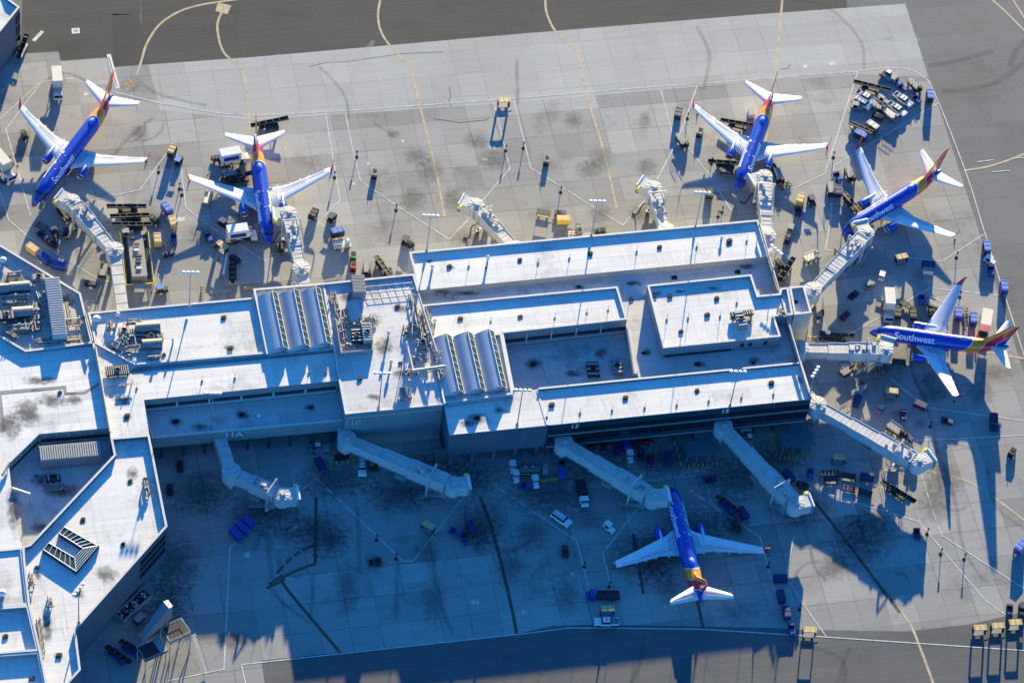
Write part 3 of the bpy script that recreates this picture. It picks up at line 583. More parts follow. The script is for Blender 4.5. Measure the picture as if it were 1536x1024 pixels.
# --- barrel skylights
def skylight(label, lf, rg, rt, grp):
    zb_ = 12.3
    L0, L1 = Vector(g2(*lf[0], zb_)), Vector(g2(*lf[1], zb_)); Q0, Q1 = Vector(g2(*rg[0], zb_+2.4)), Vector(g2(*rg[1], zb_+2.4)); T0, T1 = Vector(g2(*rt[0], zb_+1)), Vector(g2(*rt[1], zb_+1))
    ax = (Q1-Q0).normalized(); ln = (Q1-Q0).length; nn = Vector((-ax.y, ax.x))
    if (L0-Q0).dot(nn) < 0: nn = -nn
    wl_ = abs((L0-Q0).dot(nn)); wr = abs((T0-Q0).dot(nn)); wl_ = 3.75; wr = 1.35
    t = thing('barrel_skylight', label, 'skylight', (Q0.x, Q0.y, zb_), group=grp, world=True)
    def pt(u, s, z): p = Q0+ax*u+nn*s; return (p.x, p.y, z)
    prof = [(wl_*k/8, zb_+.35+2.05*(1-k/8)+.30*math.sin(math.pi*k/8)) for k in range(9)] + [(wl_, zb_-.3)]
    m = MB(); rings = []
    for u, sc_ in ((0, .0), (1.3, 1), (ln-1.3, 1), (ln, .0)):
        rings.append([pt(u if sc_ else u, s_, zz) if True else 0 for s_, zz in prof])
    # hipped ends: shrink height at both ends
    rings = []
    for u, hs in ((0, 1), (ln*.33, 1), (ln*.66, 1), (ln, 1)):
        rings.append([pt(u, s_, zb_-.3+(zz-zb_+.3)*(hs if zz > zb_+.9 else 1) if False else (zz if hs == 1 else min(zz, zb_+.35+(zz-zb_-.35)*.25))) for s_, zz in prof])
    m.loft(rings, M_VAULT, closed=False, smooth=True)
    for u, r_ in ((0, rings[0]), (ln, rings[-1])): m.add(r_+[pt(u, -wr, zb_+1), pt(u, -wr, zb_-.3)], [tuple(range(len(r_)+2))], M_VAULT)
    m.add([pt(0, -wr, zb_-.3), pt(ln, -wr, zb_-.3), pt(ln, -wr, zb_+1), pt(0, -wr, zb_+1)], [(0, 1, 2, 3)], M_VAULT)
    m.build('vault', t)
    gl = MB(); gl.add([pt(.1, 0, zb_+2.4), pt(ln-.1, 0, zb_+2.4), pt(ln, -wr, zb_+1), pt(0, -wr, zb_+1)], [(0, 1, 2, 3)], M_SKYG)
    pass
    gl.build('glazing', t)
    fr = MB()
    for k in range(9):
        u0 = ln*k/8; u1 = ln*k/8
        a_, b_ = Vector(pt(u0, -.04, zb_+2.44)), Vector(pt(u1, -wr-.04, zb_+1.04)); fr.tube(a_, b_, .10, M_FRAME, 4)
    fr.tube(pt(0, -.04, zb_+2.45), pt(ln, -.04, zb_+2.45), .14, M_FRAME, 4); fr.tube(pt(0, -wr, zb_+1.05), pt(ln, -wr, zb_+1.05), .14, M_FRAME, 4)
    fr.build('glazing_bar', t)
    return t
for k, w_ in enumerate(('leftmost', 'middle', 'rightmost')):
    ox, oy = 32.5*k, -3.3*k
    skylight('%s of the three barrel skylights of the western set, next to the gravelled walkway' % w_, [(394+ox, 447+oy), (410+ox, 532+oy)], [(407.5+ox, 436+oy), (424.7+ox, 519+oy)], [(417.7+ox, 443+oy), (433+ox, 523+oy)], 'western barrel skylights')
for k, w_ in enumerate(('leftmost', 'middle', 'rightmost')):
    ox, oy = 32*k, -3.4*k
    skylight('%s of the three barrel skylights of the eastern set beside the shaded court' % w_, [(656.4+ox, 508+oy), (674+ox, 594+oy)], [(669+ox, 500+oy), (688.5+ox, 585+oy)], [(678+ox, 505+oy), (697+ox, 589+oy)], 'eastern barrel skylights')
# --- roof vents
def make_vent():
    t = thing('roof_vent', '', 'roof vent', (0, 0, 0))
    m = MB(); m.box((0, 0, .25), (1.2, .8, .5), M_DARK, taper=.85); m.build('curb', t)
    m = MB(); m.box((-.2, 0, .62), (.7, .7, .25), M_BLACK, taper=.8); m.box((.45, .1, .55), (.5, .6, .3), M_BLACK, ry=.4); m.build('cap', t)
    m = MB(); m.box((.1, .6, .2), (1.0, .3, .3), M_DARK, rz=.2); m.build('duct', t)
    return t
VT = make_vent(); reg(VT)
VENTS = [(779.5, 390, 12, 'north wing roof, second dark vent from its left end'), (885, 381, 12, 'north wing roof, beside the shadow of the lamp mast'), (989, 371, 12, 'north wing roof, between the two right hand lamp masts'),
 (1094, 362, 12, 'north wing roof, nearest its right end'), (674, 400, 12, 'north wing roof, nearest its left end'), (335, 476.6, 11.95, 'white plant deck, middle of its north parapet'), (345, 523, 11.95, 'white plant deck, by its south parapet'),
 (236.6, 485.5, 11.95, 'white plant deck, directly above the upper ribbed cooler'), (245.6, 532.7, 11.95, 'white plant deck, directly below the lower ribbed cooler'), (596, 460, 12.7, 'central block roof, below the wire grid'), (516, 467, 12.7, 'central block roof, right of the western skylights'),
 (539.5, 569, 12.7, 'central block roof, lower left'), (827, 607.6, 12.15, 'front strip roof, first from gate 13 end'), (938, 597, 12.15, 'front strip roof, second from the gate 13 end'), (1045.6, 585.7, 12.15, 'front strip roof, left of the gate 15 mast'), (1157, 574.6, 12.15, 'front strip roof, at the right end'),
 (690, 479, 12.05, 'clerestory hall roof, left part'), (780, 476, 12.05, 'clerestory hall roof, centre'), (1011, 417.5, 10.3, 'sunken corridor, just above the raised east hall'), (946.7, 449, 10.3, 'sunken corridor, between the two raised halls'), (868, 431, 10.3, 'sunken corridor, left middle'), (1106, 409, 10.3, 'sunken corridor, near the right end'),
 (981, 445, 13.4, 'raised east hall, top left corner'), (1004.7, 445, 13.4, 'raised east hall, second along the top'), (1075, 448, 13.4, 'raised east hall, upper right'), (1060.6, 473, 13.4, 'raised east hall, centre'), (1021, 498, 13.4, 'raised east hall, lower left'),
 (190, 624, 12.05, 'small square roof at the neck of the pier'), (195, 721.5, 11.6, 'pier roof, north end between sun and shade'), (217, 719, 11.6, 'pier roof, north end in the shade of the parapet'), (124, 779, 11.6, 'pier roof, above the glass skylight'), (184, 816, 11.6, 'pier roof, right of the glass skylight'), (55, 851.5, 11.6, 'pier roof, left of the glass skylight'),
 (117, 887, 11.6, 'pier roof, under the lamp mast'), (88, 983, 11.6, 'pier roof, at the southern tip'), (47, 1018, 11.3, 'bottom left corner roof bay'), (8, 955, 11.4, 'second lowest roof bay on the left'), (1193, 454, 12.5, 'corner room roof at the east end'), (799.6, 547.5, 7.4, 'shaded court, left group'), (465.7, 612, 7.6, 'gate 11A court, right end'),
 (263.7, 633, 7.6, 'gate 11A court, left end'), (362.6, 622.6, 7.6, 'gate 11A court, middle'), (1130, 545, 10.3, 'shaded corridor below the raised east hall'), (1045, 547, 10.3, 'shaded corridor below the east hall, left'), (965, 530, 10.3, 'shaded corridor beside the raised walkway'), (715, 628, 12.15, 'shaded left end of the front strip roof'),
 (128, 477, 12.0, 'plant roof, by its right parapet'), (89.7, 589, 11.98, 'broad west roof, beside the gravel band'), (600, 545, 12.7, 'central block roof, among its stains')]
for i, (px, py, z, lb) in enumerate(VENTS):
    o = VT if i == 0 else copy_tree(VT); p = G(px, py, z); o.location = p; o.rotation_euler.z = AX+random.uniform(-.3, .3) if 11.6 != z else AX-R(25)+random.uniform(-.2, .2)
    s = random.uniform(.85, 1.25); o.scale = (s*.85, s*.85, s*.36)
    o['label'] = 'small dark roof vent on the ' + lb; o['group'] = 'dark roof vents'
def zgroup(name, items, z):  # soot round the vents, part of the roof it lies on
    o = blots('roof_stain', items, z, M_SOOT); return o
def soot(t, items, z):
    for i, it in enumerate(items):
        o = blots('stain', [it], z+.002*i, M_SOOT); o.parent = t; o.data.transform(Matrix.Translation(-t.location))
soot(nw, [(676, 401, 9, 5), (885, 383, 6, 4), (779, 392, 7, 5), (989, 373, 6, 4), (1094, 365, 9, 6), (645, 392, 8, 4)], 12.02)
soot(fe, [(827, 609, 9, 5), (938, 599, 8, 5), (1046, 588, 9, 5), (1157, 577, 10, 6), (1200, 570, 8, 8)], 12.17)
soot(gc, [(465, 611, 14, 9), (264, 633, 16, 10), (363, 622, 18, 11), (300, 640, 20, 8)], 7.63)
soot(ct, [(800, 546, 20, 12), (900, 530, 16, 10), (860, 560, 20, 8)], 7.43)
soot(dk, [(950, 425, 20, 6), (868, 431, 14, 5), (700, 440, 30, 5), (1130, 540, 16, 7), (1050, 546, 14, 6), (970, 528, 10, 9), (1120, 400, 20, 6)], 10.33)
soot(ch, [(600, 462, 16, 10), (560, 480, 18, 14), (560, 595, 16, 8), (600, 560, 14, 12), (640, 470, 10, 30), (575, 520, 20, 20), (520, 445, 16, 12)], 12.73)
soot(wd, [(345, 521, 12, 7), (215, 505, 42, 24), (172, 520, 24, 14), (335, 478, 7, 4)], 11.98)
soot(nh, [(40, 480, 60, 34), (100, 450, 20, 14), (20, 420, 30, 14)], 12.03)
soot(wm, [(80, 600, 34, 16), (40, 620, 30, 30), (15, 640, 24, 30), (110, 600, 20, 12), (60, 570, 40, 10), (20, 760, 14, 50), (10, 880, 20, 20)], 12.0)
soot(pr, [(195, 722, 10, 8), (184, 818, 8, 6), (57, 862, 8, 9), (117, 890, 14, 9), (88, 983, 10, 8), (70, 940, 14, 40), (160, 860, 24, 18), (200, 710, 14, 16), (124, 782, 8, 6)], 11.63)
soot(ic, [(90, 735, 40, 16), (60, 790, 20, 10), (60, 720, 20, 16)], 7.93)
soot(fw, [(715, 628, 24, 12), (750, 615, 14, 8), (700, 635, 18, 8)], 12.17)
soot(eb, [(985, 440, 12, 5), (1020, 437, 12, 4), (1070, 432, 14, 4), (1120, 482, 14, 8), (1075, 449, 7, 4)], 13.42)
soot(st, [(185, 600, 20, 12), (190, 626, 12, 8)], 12.09)
# --- big roof plant
def rib_unit(name, label, cat, px, py, z, L_, W_, H_, ang, m=M_GREY, legs=True, grp=None, ribs=9, curved=False):
    t = thing(name, label, cat, G(px, py, z), head(px, py, ang, z), grp); mb = MB()
    if curved:
        prof = [(W_/2*math.cos(math.pi*k/8), .5+H_*math.sin(math.pi*k/8)) for k in range(9)]
        mb.loft([[(x_, a_, b_) for a_, b_ in prof] for x_ in (-L_/2, L_/2)], m, closed=False, smooth=False)
        for s in (-1, 1): mb.add([(s*L_/2, a_, b_) for a_, b_ in prof], [tuple(range(9))], m)
        mb.box((0, 0, .3), (L_, W_, .55), M_DARK)
    else:
        mb.box((0, 0, H_/2+.25), (L_, W_, H_-.5), m, top=m, cham=.1)
    mb.build('casing', t); r = MB()
    for k in range(ribs):
        x_ = -L_/2+L_*(k+.5)/ribs
        if curved: 
            for j in range(8): r.tube((x_, *[prof[j][0]*1.02, prof[j][1]+.03]), (x_, *[prof[j+1][0]*1.02, prof[j+1][1]+.03]), .06, M_METAL, 4, caps=False)
        else: r.box((x_, 0, H_+.06), (L_/ribs*.35, W_*.96, .12), M_METAL)
    r.build('rib', t)
    b = MB()
    for sx_ in (-.42, 0, .42):
        for sy_ in (-.4, .4): b.box((sx_*L_, sy_*W_, .12), (.3, .3, .24), M_DARK)
    b.build('foot', t); f = MB()
    if not curved and cat != 'shed':
        for k in range(max(1, int(L_/3))):
            f.lathe([(0, .01), (0, .6), (.25, .6), (.25, .45), (.1, .4)], (-L_/2+L_*(k+.5)/max(1, int(L_/3)), 0, H_+.12), (0, 0, 1), M_DARK, 10)
        f.build('fan', t)
    return t
rib_unit('air_cooler', 'upper ribbed rounded cooler in the plant cluster on the white deck', 'air cooler', 222, 493, 11.95, 5.5, 2.6, 1.1, -4, curved=True, m=M_COOL, grp='ribbed coolers')
rib_unit('air_cooler', 'lower ribbed rounded cooler in the plant cluster on the white deck', 'air cooler', 228, 518, 11.95, 4.5, 2.6, 1.1, -4, curved=True, m=M_COOL, grp='ribbed coolers')
rib_unit('air_cooler', 'upper rounded cooler on the north west plant roof', 'air cooler', 30, 432, 12, 4.6, 2.6, 1.1, -4, curved=True, m=M_COOL, grp='ribbed coolers')
rib_unit('air_cooler', 'lower rounded cooler on the north west plant roof', 'air cooler', 34, 470, 12, 4.8, 2.8, 1.1, -4, curved=True, m=M_COOL, grp='ribbed coolers')
rib_unit('air_cooler', 'half hidden cooler at the left border of the north west plant roof', 'air cooler', 3, 436, 12, 3.6, 2.4, 1.5, -4, curved=True, m=M_GREY, grp='ribbed coolers')
rib_unit('metal_shed', 'long narrow ribbed metal shed standing on the north west plant roof', 'shed', 84, 468, 12, 17, 3.4, 2.2, 82, m=M_VAULT, ribs=24)
rib_unit('metal_shed', 'long striped corrugated shed inside the polygonal sunken court', 'shed', 105, 690, 7.9, 13.5, 4, 3.6, -5, m=M_WALL, ribs=26)
rib_unit('metal_shed', 'small brown ribbed stair shed on the north edge of the central block', 'shed', 537, 436, 12.7, 5.2, 3, 2.6, 84, m=M_GREY, ribs=12)
rib_unit('metal_shed', 'small ribbed hatch house near the south edge of the central block', 'shed', 608, 594, 12.7, 3, 2.6, 1.4, 84, m=M_GREY, ribs=10)
rib_unit('air_handler', 'boxy air handler on the raised east hall with a slanted intake', 'air handler', 1110, 484, 13.4, 4.6, 2.2, 1.6, 70, m=M_GREY, ribs=5)
rib_unit('air_handler', 'wide dark louvred air handler across the raised east hall', 'air handler', 1112, 474, 13.4, 5.4, 1.4, 1.2, -8, m=M_DARK, ribs=9)
rib_unit('air_handler', 'dark slatted unit at the left end of the long roof strip by the pipe wall', 'air handler', 176, 559, 12.05, 5.2, 2.6, 1.0, -5, m=M_DARK, ribs=11)
rib_unit('air_handler', 'low framed unit in the right part of the shaded court', 'air handler', 889, 557, 7.4, 4.2, 2.8, 1.0, 82, m=M_DARK, ribs=3)
rib_unit('air_handler', 'narrow unit against the raised walkway in the shaded court', 'air handler', 925, 552, 7.4, 4.6, 2.0, .9, 78, m=M_GREY, ribs=4)
rib_unit('air_handler', 'white cased unit right of the pipes on the central block', 'air handler', 550, 505, 12.7, 5.4, 2.2, 1.9, 82, m=M_WALLB, ribs=7)
rib_unit('air_handler', 'dark machine in the shaded pit of the central block', 'air handler', 535, 508, 12.7, 4, 2.4, 1.4, 82, m=M_DARK, ribs=4)
rib_unit('air_handler', 'dark low unit at the foot of the court shed', 'air handler', 80, 720, 7.9, 3.2, 1.6, 1.2, -5, m=M_DARK, ribs=3)
rib_unit('air_handler', 'small tan unit between the two coolers on the white deck', 'air handler', 226, 507, 11.95, 2.0, 1.0, .9, -4, m=M_CREAM, ribs=2)
rib_unit('air_handler', 'pale square unit at the left end of the plant cluster on the white deck', 'air handler', 186, 500, 11.95, 2.6, 1.8, 1.2, -4, m=M_WALLB, ribs=3)
rib_unit('air_handler', 'low unit behind the upper cooler of the north west plant roof', 'air handler', 58, 420, 12, 3, 1.6, 1.3, -4, m=M_GREY, ribs=3)
rib_unit('air_handler', 'dark square unit below the lower cooler of the north west plant roof', 'air handler', 10, 478, 12, 3.4, 2.4, 1.6, -4, m=M_DARK, ribs=4)
rib_unit('air_handler', 'long flat unit beside the pipe bridge at its upper end', 'air handler', 619, 497, 12.7, 3.4, 2.0, 1.4, 82, m=M_METAL, ribs=6)
rib_unit('air_handler', 'square unit at the bend of the pipe bridge', 'air handler', 632, 520, 12.7, 2.4, 2.2, 1.6, 82, m=M_GREY, ribs=3)
def pipes(name, label, px, py, z, L_, W_, n, ang, h=1.2, cat='pipework', m=None):
    t = thing(name, label, cat, G(px, py, z), head(px, py, ang, z)); mb = MB(); sp = MB(); rnd = random.Random(int(px*7+py))
    for i in range(n):
        y = -W_/2+W_*(i+.5)/n; r = rnd.uniform(.08, .22); hh = h*rnd.uniform(.4, 1); a_ = -L_/2*rnd.uniform(.5, 1); b_ = L_/2*rnd.uniform(.5, 1)
        mm = m or rnd.choice([M_PIPE, M_METAL, M_PIPE, M_COOL, M_GREY, M_WALLB])
        mb.tube((a_, y, hh), (b_, y, hh), r, mm, 6); mb.tube((a_, y, hh), (a_, y, .1), r, mm, 6)
        mb.tube((b_, y, hh), (b_, y+rnd.uniform(-1, 1), hh), r, mm, 6)
        if rnd.random() < .5: mb.tube(((a_+b_)/2, y, hh), ((a_+b_)/2, y, hh+.6), r*1.5, M_METAL, 6)
    mb.build('pipe', t)
    for i in range(max(2, int(L_/2))):
        x = -L_/2+L_*(i+.5)/max(2, int(L_/2))
        for s in (-1, 1): sp.box((x, s*W_/2, h/2), (.12, .12, h), M_DARK)
        sp.box((x, 0, h*.3), (.12, W_, .1), M_DARK)
    sp.build('support', t); return t
PP = [(192, 510, 11.95, 5, 3.5, 7, 80, 'pipe runs left of the coolers on the white deck'), (207, 528, 11.95, 6, 3, 6, -4, 'pipe runs below the lower cooler on the white deck'), (200, 485, 11.95, 5, 1.6, 4, -4, 'pipe runs along the top of the plant cluster on the white deck'),
      (232, 537, 11.95, 3.4, 1.2, 4, -4, 'tan pipe stubs at the lower right of the white deck cluster'), (25, 450, 12, 6.5, 2.2, 7, -4, 'tangled pipes between the two coolers on the north west roof'), (48, 488, 12, 5, 3.4, 8, 80, 'tangled pipes under the lower cooler on the north west roof'),
      (62, 450, 12, 4.5, 1.8, 4, 70, 'pipes at the left flank of the long ribbed shed'), (100, 470, 12, 6, 1.6, 6, 80, 'small valves and pipes right of the long ribbed shed'), (15, 505, 12, 5, 2, 5, 30, 'pipes along the south west parapet of the plant roof'), (72, 512, 12, 7, 1.5, 4, -4, 'pipes along the foot of the plant roof by its south parapet'),
      (109, 487, 12, 5, 2.4, 5, -4, 'rack beside the slanted brace on the plant roof'),
      (520, 480, 12.7, 6, 1.2, 4, 80, 'pipes standing left of the central shade pit'), (533, 488, 12.7, 5.2, 1.6, 5, -5, 'pipes across the top of the central shade pit'), (506, 470, 12.7, 7, 1.2, 4, 80, 'pipes right of the rightmost western skylight'), (556, 482, 12.7, 3, 1.4, 4, -5, 'pipe stubs at the right corner of the shade pit'),
      (635, 505, 12.7, 8, 2.2, 6, 82, 'pipe bundle under the long pipe bridge'), (655, 530, 12.7, 7, 1.8, 6, 80, 'fat silver ducts against the leftmost eastern skylight'), (622, 470, 12.7, 12, 1.3, 5, 78, 'raised ladder like pipe rack at the upper end of the bridge'), (618, 560, 12.7, 3.6, 1.2, 4, -5, 'pipes under the lower arm of the pipe bridge'),
      (75, 905, 11.6, 3, .8, 3, 80, 'rusty pipe stubs along the left parapet of the pier'), (61, 955, 11.6, 10, .9, 4, 82, 'pipe rack along the left parapet near the pier tip'), (220, 735, 11.6, 5, .9, 4, 80, 'short pipes in the shade of the pier east parapet'), (47, 872, 11.6, 5, .9, 4, 80, 'pipes at the left parapet below the glass skylight'),
      (112, 697, 7.9, 3, .8, 3, -5, 'white pipework in front of the court shed'), (95, 734, 7.9, 7, 1.0, 3, -5, 'dark pipes low in the polygonal court'), (514, 500, 12.7, 6, 1.4, 5, 80, 'pipes inside the plant screen on the central block, at its left wall'), (527, 520, 12.7, 5, 1.6, 5, -5, 'pipes inside the plant screen on the central block, along its lower wall'), (546, 485, 12.7, 4, 2.0, 6, 80, 'upright valves at the top right of the plant screen on the central block'),
      (500, 450, 12.7, 5, 1.6, 5, 80, 'pipes at the foot of the dark slot beside the western skylights'), (640, 485, 12.7, 9, 2.4, 7, 80, 'wide pipe bed left of the clerestory hall, under the gantry'), (628, 540, 12.7, 5, 2.2, 6, -5, 'pipes inside the corner of the cream duct'), (660, 565, 12.7, 4, 1.2, 4, 80, 'short pipes below the cream duct by the eastern skylights'),
      (610, 500, 12.7, 4, 1.4, 4, 80, 'pipe risers left of the cream duct'), (648, 558, 12.7, 5, 1.2, 3, -5, 'thin pipes right below the cream duct arm'), (20, 415, 12, 4, 1.4, 4, -5, 'pipes above the upper cooler of the plant roof'), (52, 470, 12, 6, 2.2, 7, 82, 'pipe bed right of the lower cooler of the plant roof'), (30, 495, 12, 6, 2, 6, -5, 'pipe bed below the lower cooler of the plant roof'), (12, 455, 12, 4, 1.4, 5, -5, 'pipes between the coolers at the left border'), (110, 510, 12, 5, 1.4, 4, -5, 'pipes in the lower right corner of the plant roof'),
      (165, 492, 11.95, 3.4, 1.4, 4, 80, 'pipes between the white cowl and the plant cluster of the white deck'), (240, 508, 11.95, 3, 1.2, 4, 80, 'pipes at the right end of the plant cluster of the white deck'), (178, 522, 11.95, 4, 1.6, 5, 30, 'pipes at the slanted parapet of the white deck'), (205, 508, 11.95, 4, 2, 6, -4, 'tangle between both coolers of the white deck'),
      (650, 437, 10.3, 12, 1.2, 4, 18, 'long parallel pipes in the sunken corridor at its left end'), (1172, 470, 13.4, 3.6, 1.6, 4, 70, 'pipes at the notch of the raised east hall'), (190, 580, 12.05, 4, .6, 3, -5, 'small posts and conduit near the slatted unit')]
for px, py, z, L_, W_, n, ang, lb in PP: pipes('roof_pipework', lb, px, py, z, L_, W_, n, ang, h=1.0)
def beam_frame(name, label, cat, p0, p1, z0, z1, w, m):
    a, b = G(*p0, z1), G(*p1, z1); mid = (a+b)/2; t = thing(name, label, cat, (mid.x, mid.y, z0), world=True)
    mb = MB(); mb.tube(a, b, w, m, 4); mb.build('beam', t); lg = MB()
    n = max(2, int((b-a).length/5)+1)
    for k in range(n):
        q_ = a.lerp(b, k/(n-1)); lg.tube((q_.x, q_.y, z0), (q_.x, q_.y, z1), .14, M_METAL, 4)
    lg.build('post', t); return t
beam_frame('pipe_bridge', 'raised cream duct running along the front of the pipe bridge frame', 'duct', (618, 556), (668, 549), 12.7, 16, .35, M_WALLB)
beam_frame('pipe_bridge', 'raised cream duct down the left side of the pipe bridge frame', 'duct', (609, 512), (619, 554), 12.7, 16, .35, M_WALLB)
beam_frame('pipe_bridge', 'dark elevated gantry rising along the gap left of the clerestory hall', 'gantry', (627, 440), (655, 528), 12.7, 15.5, .3, M_METAL)
beam_frame('pipe_bridge', 'thin second rail of the elevated gantry, left of the dark one', 'gantry', (620, 445), (618, 500), 12.7, 15.0, .2, M_METAL)
beam_frame('roof_pipe', 'long white pipe along the east edge wall of the concourse', 'pipe', (1139, 335), (1212, 585), 12.6, 13.4, .28, M_WALLB)
beam_frame('roof_pipe', 'long white pipe over the joint between the west roof and the roof strip', 'pipe', (143, 520), (165, 648), 12.1, 13.2, .3, M_WALLB)
beam_frame('roof_pipe', 'white pipe along the top edge of the plant roof parapet', 'pipe', (128, 470), (139, 512), 12.9, 13.5, .25, M_WALLB)
beam_frame('roof_pipe', 'thick pale duct curving at the left border below the broad west roof', 'duct', (14, 693), (3, 712), 12.1, 12.8, .4, M_WALLB)
beam_frame('access_ramp', 'short tan footbridge crossing the left corner of the polygonal court', 'walkway', (18, 733), (45, 742), 7.9, 12.2, .5, M_WALLB)
beam_frame('raised_walkway', 'pale raised walkway wall between the shaded court and corridor', 'walkway', (942, 495), (952, 562), 8, 11.6, .7, M_WALLB)
# domes/exhausts
def mushroom(label, px, py, z, r=.9, h=1.2):
    t = thing('exhaust_cowl', label, 'exhaust cowl', G(px, py, z)); m = MB()
    m.lathe([(0, r*.6), (h*.7, r*.6)], (0, 0, 0), (0, 0, 1), M_METAL, 12); m.build('stack', t); m = MB()
    m.lathe([(h*.6, r), (h*.8, r), (h, r*.7), (h*1.1, .01)], (0, 0, 0), (0, 0, 1), M_WHITE, 14); m.build('cap', t)
for a in [('white round exhaust cowl at the left end of the white deck', 145, 481, 11.95), ('small white exhaust cowl near the north parapet of the white deck', 177, 477, 11.95, .5, 1.8), ('round exhaust cowl at the left border of the plant roof', 5, 393, 12, .8, 1.2),
          ('white cowl on the roof square at the left border, casting a blue shadow', 4, 893, 12.05, .8, 1.6), ('dull cowl in the gate 11A court near the 11A sign', 388, 625, 7.6, .6, .8), ('cowl at the upper right of the north wing roof', 1082, 359, 12, .4, 1.0),
          ('slim cowl on the white deck right of the coolers', 259, 516, 11.95, .35, 2.0), ('slim cowl right of the central shade pit', 582, 507, 12.7, .4, 2.4), ('slim cowl above the row of lamps on the central block', 586, 548, 12.7, .4, 1.8),
          ('slim cowl on the left part of the north wing roof', 648, 405, 12, .45, 1.8), ('slim cowl in the middle left of the north wing roof', 731, 393, 12, .45, 2.2), ('slim cowl on the clerestory hall near the gantry', 652, 486, 12.05, .45, 1.8)]: mushroom(*a)
# glass skylight on the pier: U of glazed boxes
def glazed(label, pts, z, n):
    a, b, c_, d_ = [G(*p, z) for p in pts]; mid = (a+b+c_+d_)/4
    t = thing('glass_skylight', label, 'skylight', (mid.x, mid.y, 11.6), world=True)
    m = MB(); P_ = [(v.x, v.y) for v in (a, b, c_, d_)]; m.prism(inset(ccw(P_), -.2), 11.6, z-.05, M_FASC); m.build('base', t)
    m = MB(); m.add([v for v in (a, b, c_, d_)], [(0, 1, 2, 3)], M_SKYG); m.build('glazing', t); f = MB()
    for k in range(n+1): f.tube(a.lerp(b, k/n)+Vector((0, 0, .05)), d_.lerp(c_, k/n)+Vector((0, 0, .05)), .09, M_FRAME, 4)
    for u, v in ((a, b), (c_, d_)): f.tube(u+Vector((0, 0, .05)), v+Vector((0, 0, .05)), .12, M_FRAME, 4)
    f.build('glazing_bar', t)
glazed('upper arm of the U shaped glass skylight on the pier roof', [(96, 790), (146, 818), (124, 822), (89, 800)], 12.5, 7)
glazed('lower arm of the U shaped glass skylight on the pier roof', [(73, 814), (111, 836), (113, 856), (65, 824)], 12.5, 6)
glazed('end piece joining both arms of the U shaped glass skylight on the pier', [(125, 822.5), (146, 819), (114, 857), (112, 836)], 12.52, 5)
# railings thin posts on roofs (lightning rods)
def rod(label, px, py, z, h=2.2):
    t = thing('roof_mast', label, 'roof mast', G(px, py, z)); m = MB(); m.tube((0, 0, 0), (0, 0, h), .06, M_METAL, 5); m.build('rod', t); m = MB(); m.box((0, 0, .1), (.5, .5, .2), M_DARK); m.build('base', t)
RODS = [(703, 400, 12, 'north wing roof'), (729, 402, 12, 'north wing roof'), (807, 395, 12, 'north wing roof'), (854, 388, 12, 'north wing roof'), (955, 378, 12, 'north wing roof'), (1045, 371, 12, 'north wing roof'), (1120, 362, 12, 'north wing roof'), (832, 478, 12.05, 'clerestory hall roof'), (880, 470, 12.05, 'clerestory hall roof'), (912, 466, 12.05, 'clerestory hall roof'), (736, 483, 12.05, 'clerestory hall roof'),
        (870, 620, 12.15, 'front strip roof'), (918, 616, 12.15, 'front strip roof'), (967, 612, 12.15, 'front strip roof'), (1015, 608, 12.15, 'front strip roof'), (1063, 602, 12.15, 'front strip roof'), (1112, 597, 12.15, 'front strip roof'), (1160, 592, 12.15, 'front strip roof'), (820, 626, 12.15, 'front strip roof'),
        (303, 572, 12.05, 'long roof strip'), (352, 568, 12.05, 'long roof strip'), (463, 560, 12.05, 'long roof strip'), (489, 560, 12.05, 'long roof strip'), (205, 583, 12.05, 'long roof strip'), (1000, 480, 13.4, 'raised east hall'), (1032, 478, 13.4, 'raised east hall'), (1080, 475, 13.4, 'raised east hall'), (1105, 455, 13.4, 'raised east hall')]
for i, (px, py, z, w_) in enumerate(RODS):
    cnt = [r for r in RODS if r[3] == w_]; k = cnt.index(RODS[i])
    o = rod('thin upright rod on the %s, number %d of its row counted from the left' % (w_, k+1) if False else 'thin upright rod standing on the %s' % w_, px, py, z)
for x in [o for o in COL.objects if o.name.startswith('roof_mast')]: x['group'] = 'thin rods on the ' + x['label'].split('on the ')[1]
# --- light masts
def make_mast(h=12.5, n=4):
    t = thing('light_mast', '', 'light mast', (0, 0, 0)); m = MB(); m.tube((0, 0, 0), (0, 0, h), .16, M_METAL, 8, .09); m.build('pole', t)
    m = MB(); m.box((0, 0, .3), (.6, .6, .6), M_METAL, taper=.7); m.build('base', t)
    m = MB(); m.box((0, 0, h), (n*.95, .12, .12), M_METAL); m.build('crossbar', t)
    for k in range(n):
        m = MB(); x = (k-(n-1)/2)*1.05; m.lathe([(-.35, .2), (-.15, .42), (.12, .45), (.2, .2), (.22, .01)], (x, 0, h+.25), (0, .3, 1), M_WHITE, 10); m.build('lamp', t)
    return t
LM = make_mast(); reg(LM)
MASTS = [(640, 376, 12.6, 0, 1, 'at the left end of the north wing'), (887, 354, 12.6, 0, 1, 'in the middle of the north wing edge'), (1043, 341, 12.6, 0, 1, 'near the right end of the north wing edge'), (284, 461, 12.6, 0, 1, 'on the north edge of the white plant deck'),
         (1095, 608, 12.2, 0, 1, 'above the sign 15'), (568, 611, 12.7, 0, 1, 'near the south edge of the central block'), (776, 636, 12.2, 0, 1, 'above the grey box near gate 13'), (317, 641, 8, 0, 1, 'in the gate 11A court'), (118, 934, 12.5, R(60), 1, 'on the pier edge over the dark facade'),
         (1215, 588, 12.5, R(60), .6, 'at the south east corner of the concourse'), (1160, 395, 12.5, R(-50), .4, 'on the east edge wall behind the north wing'), (1203, 700, 0, 0, .01, '')]
MASTS.pop()
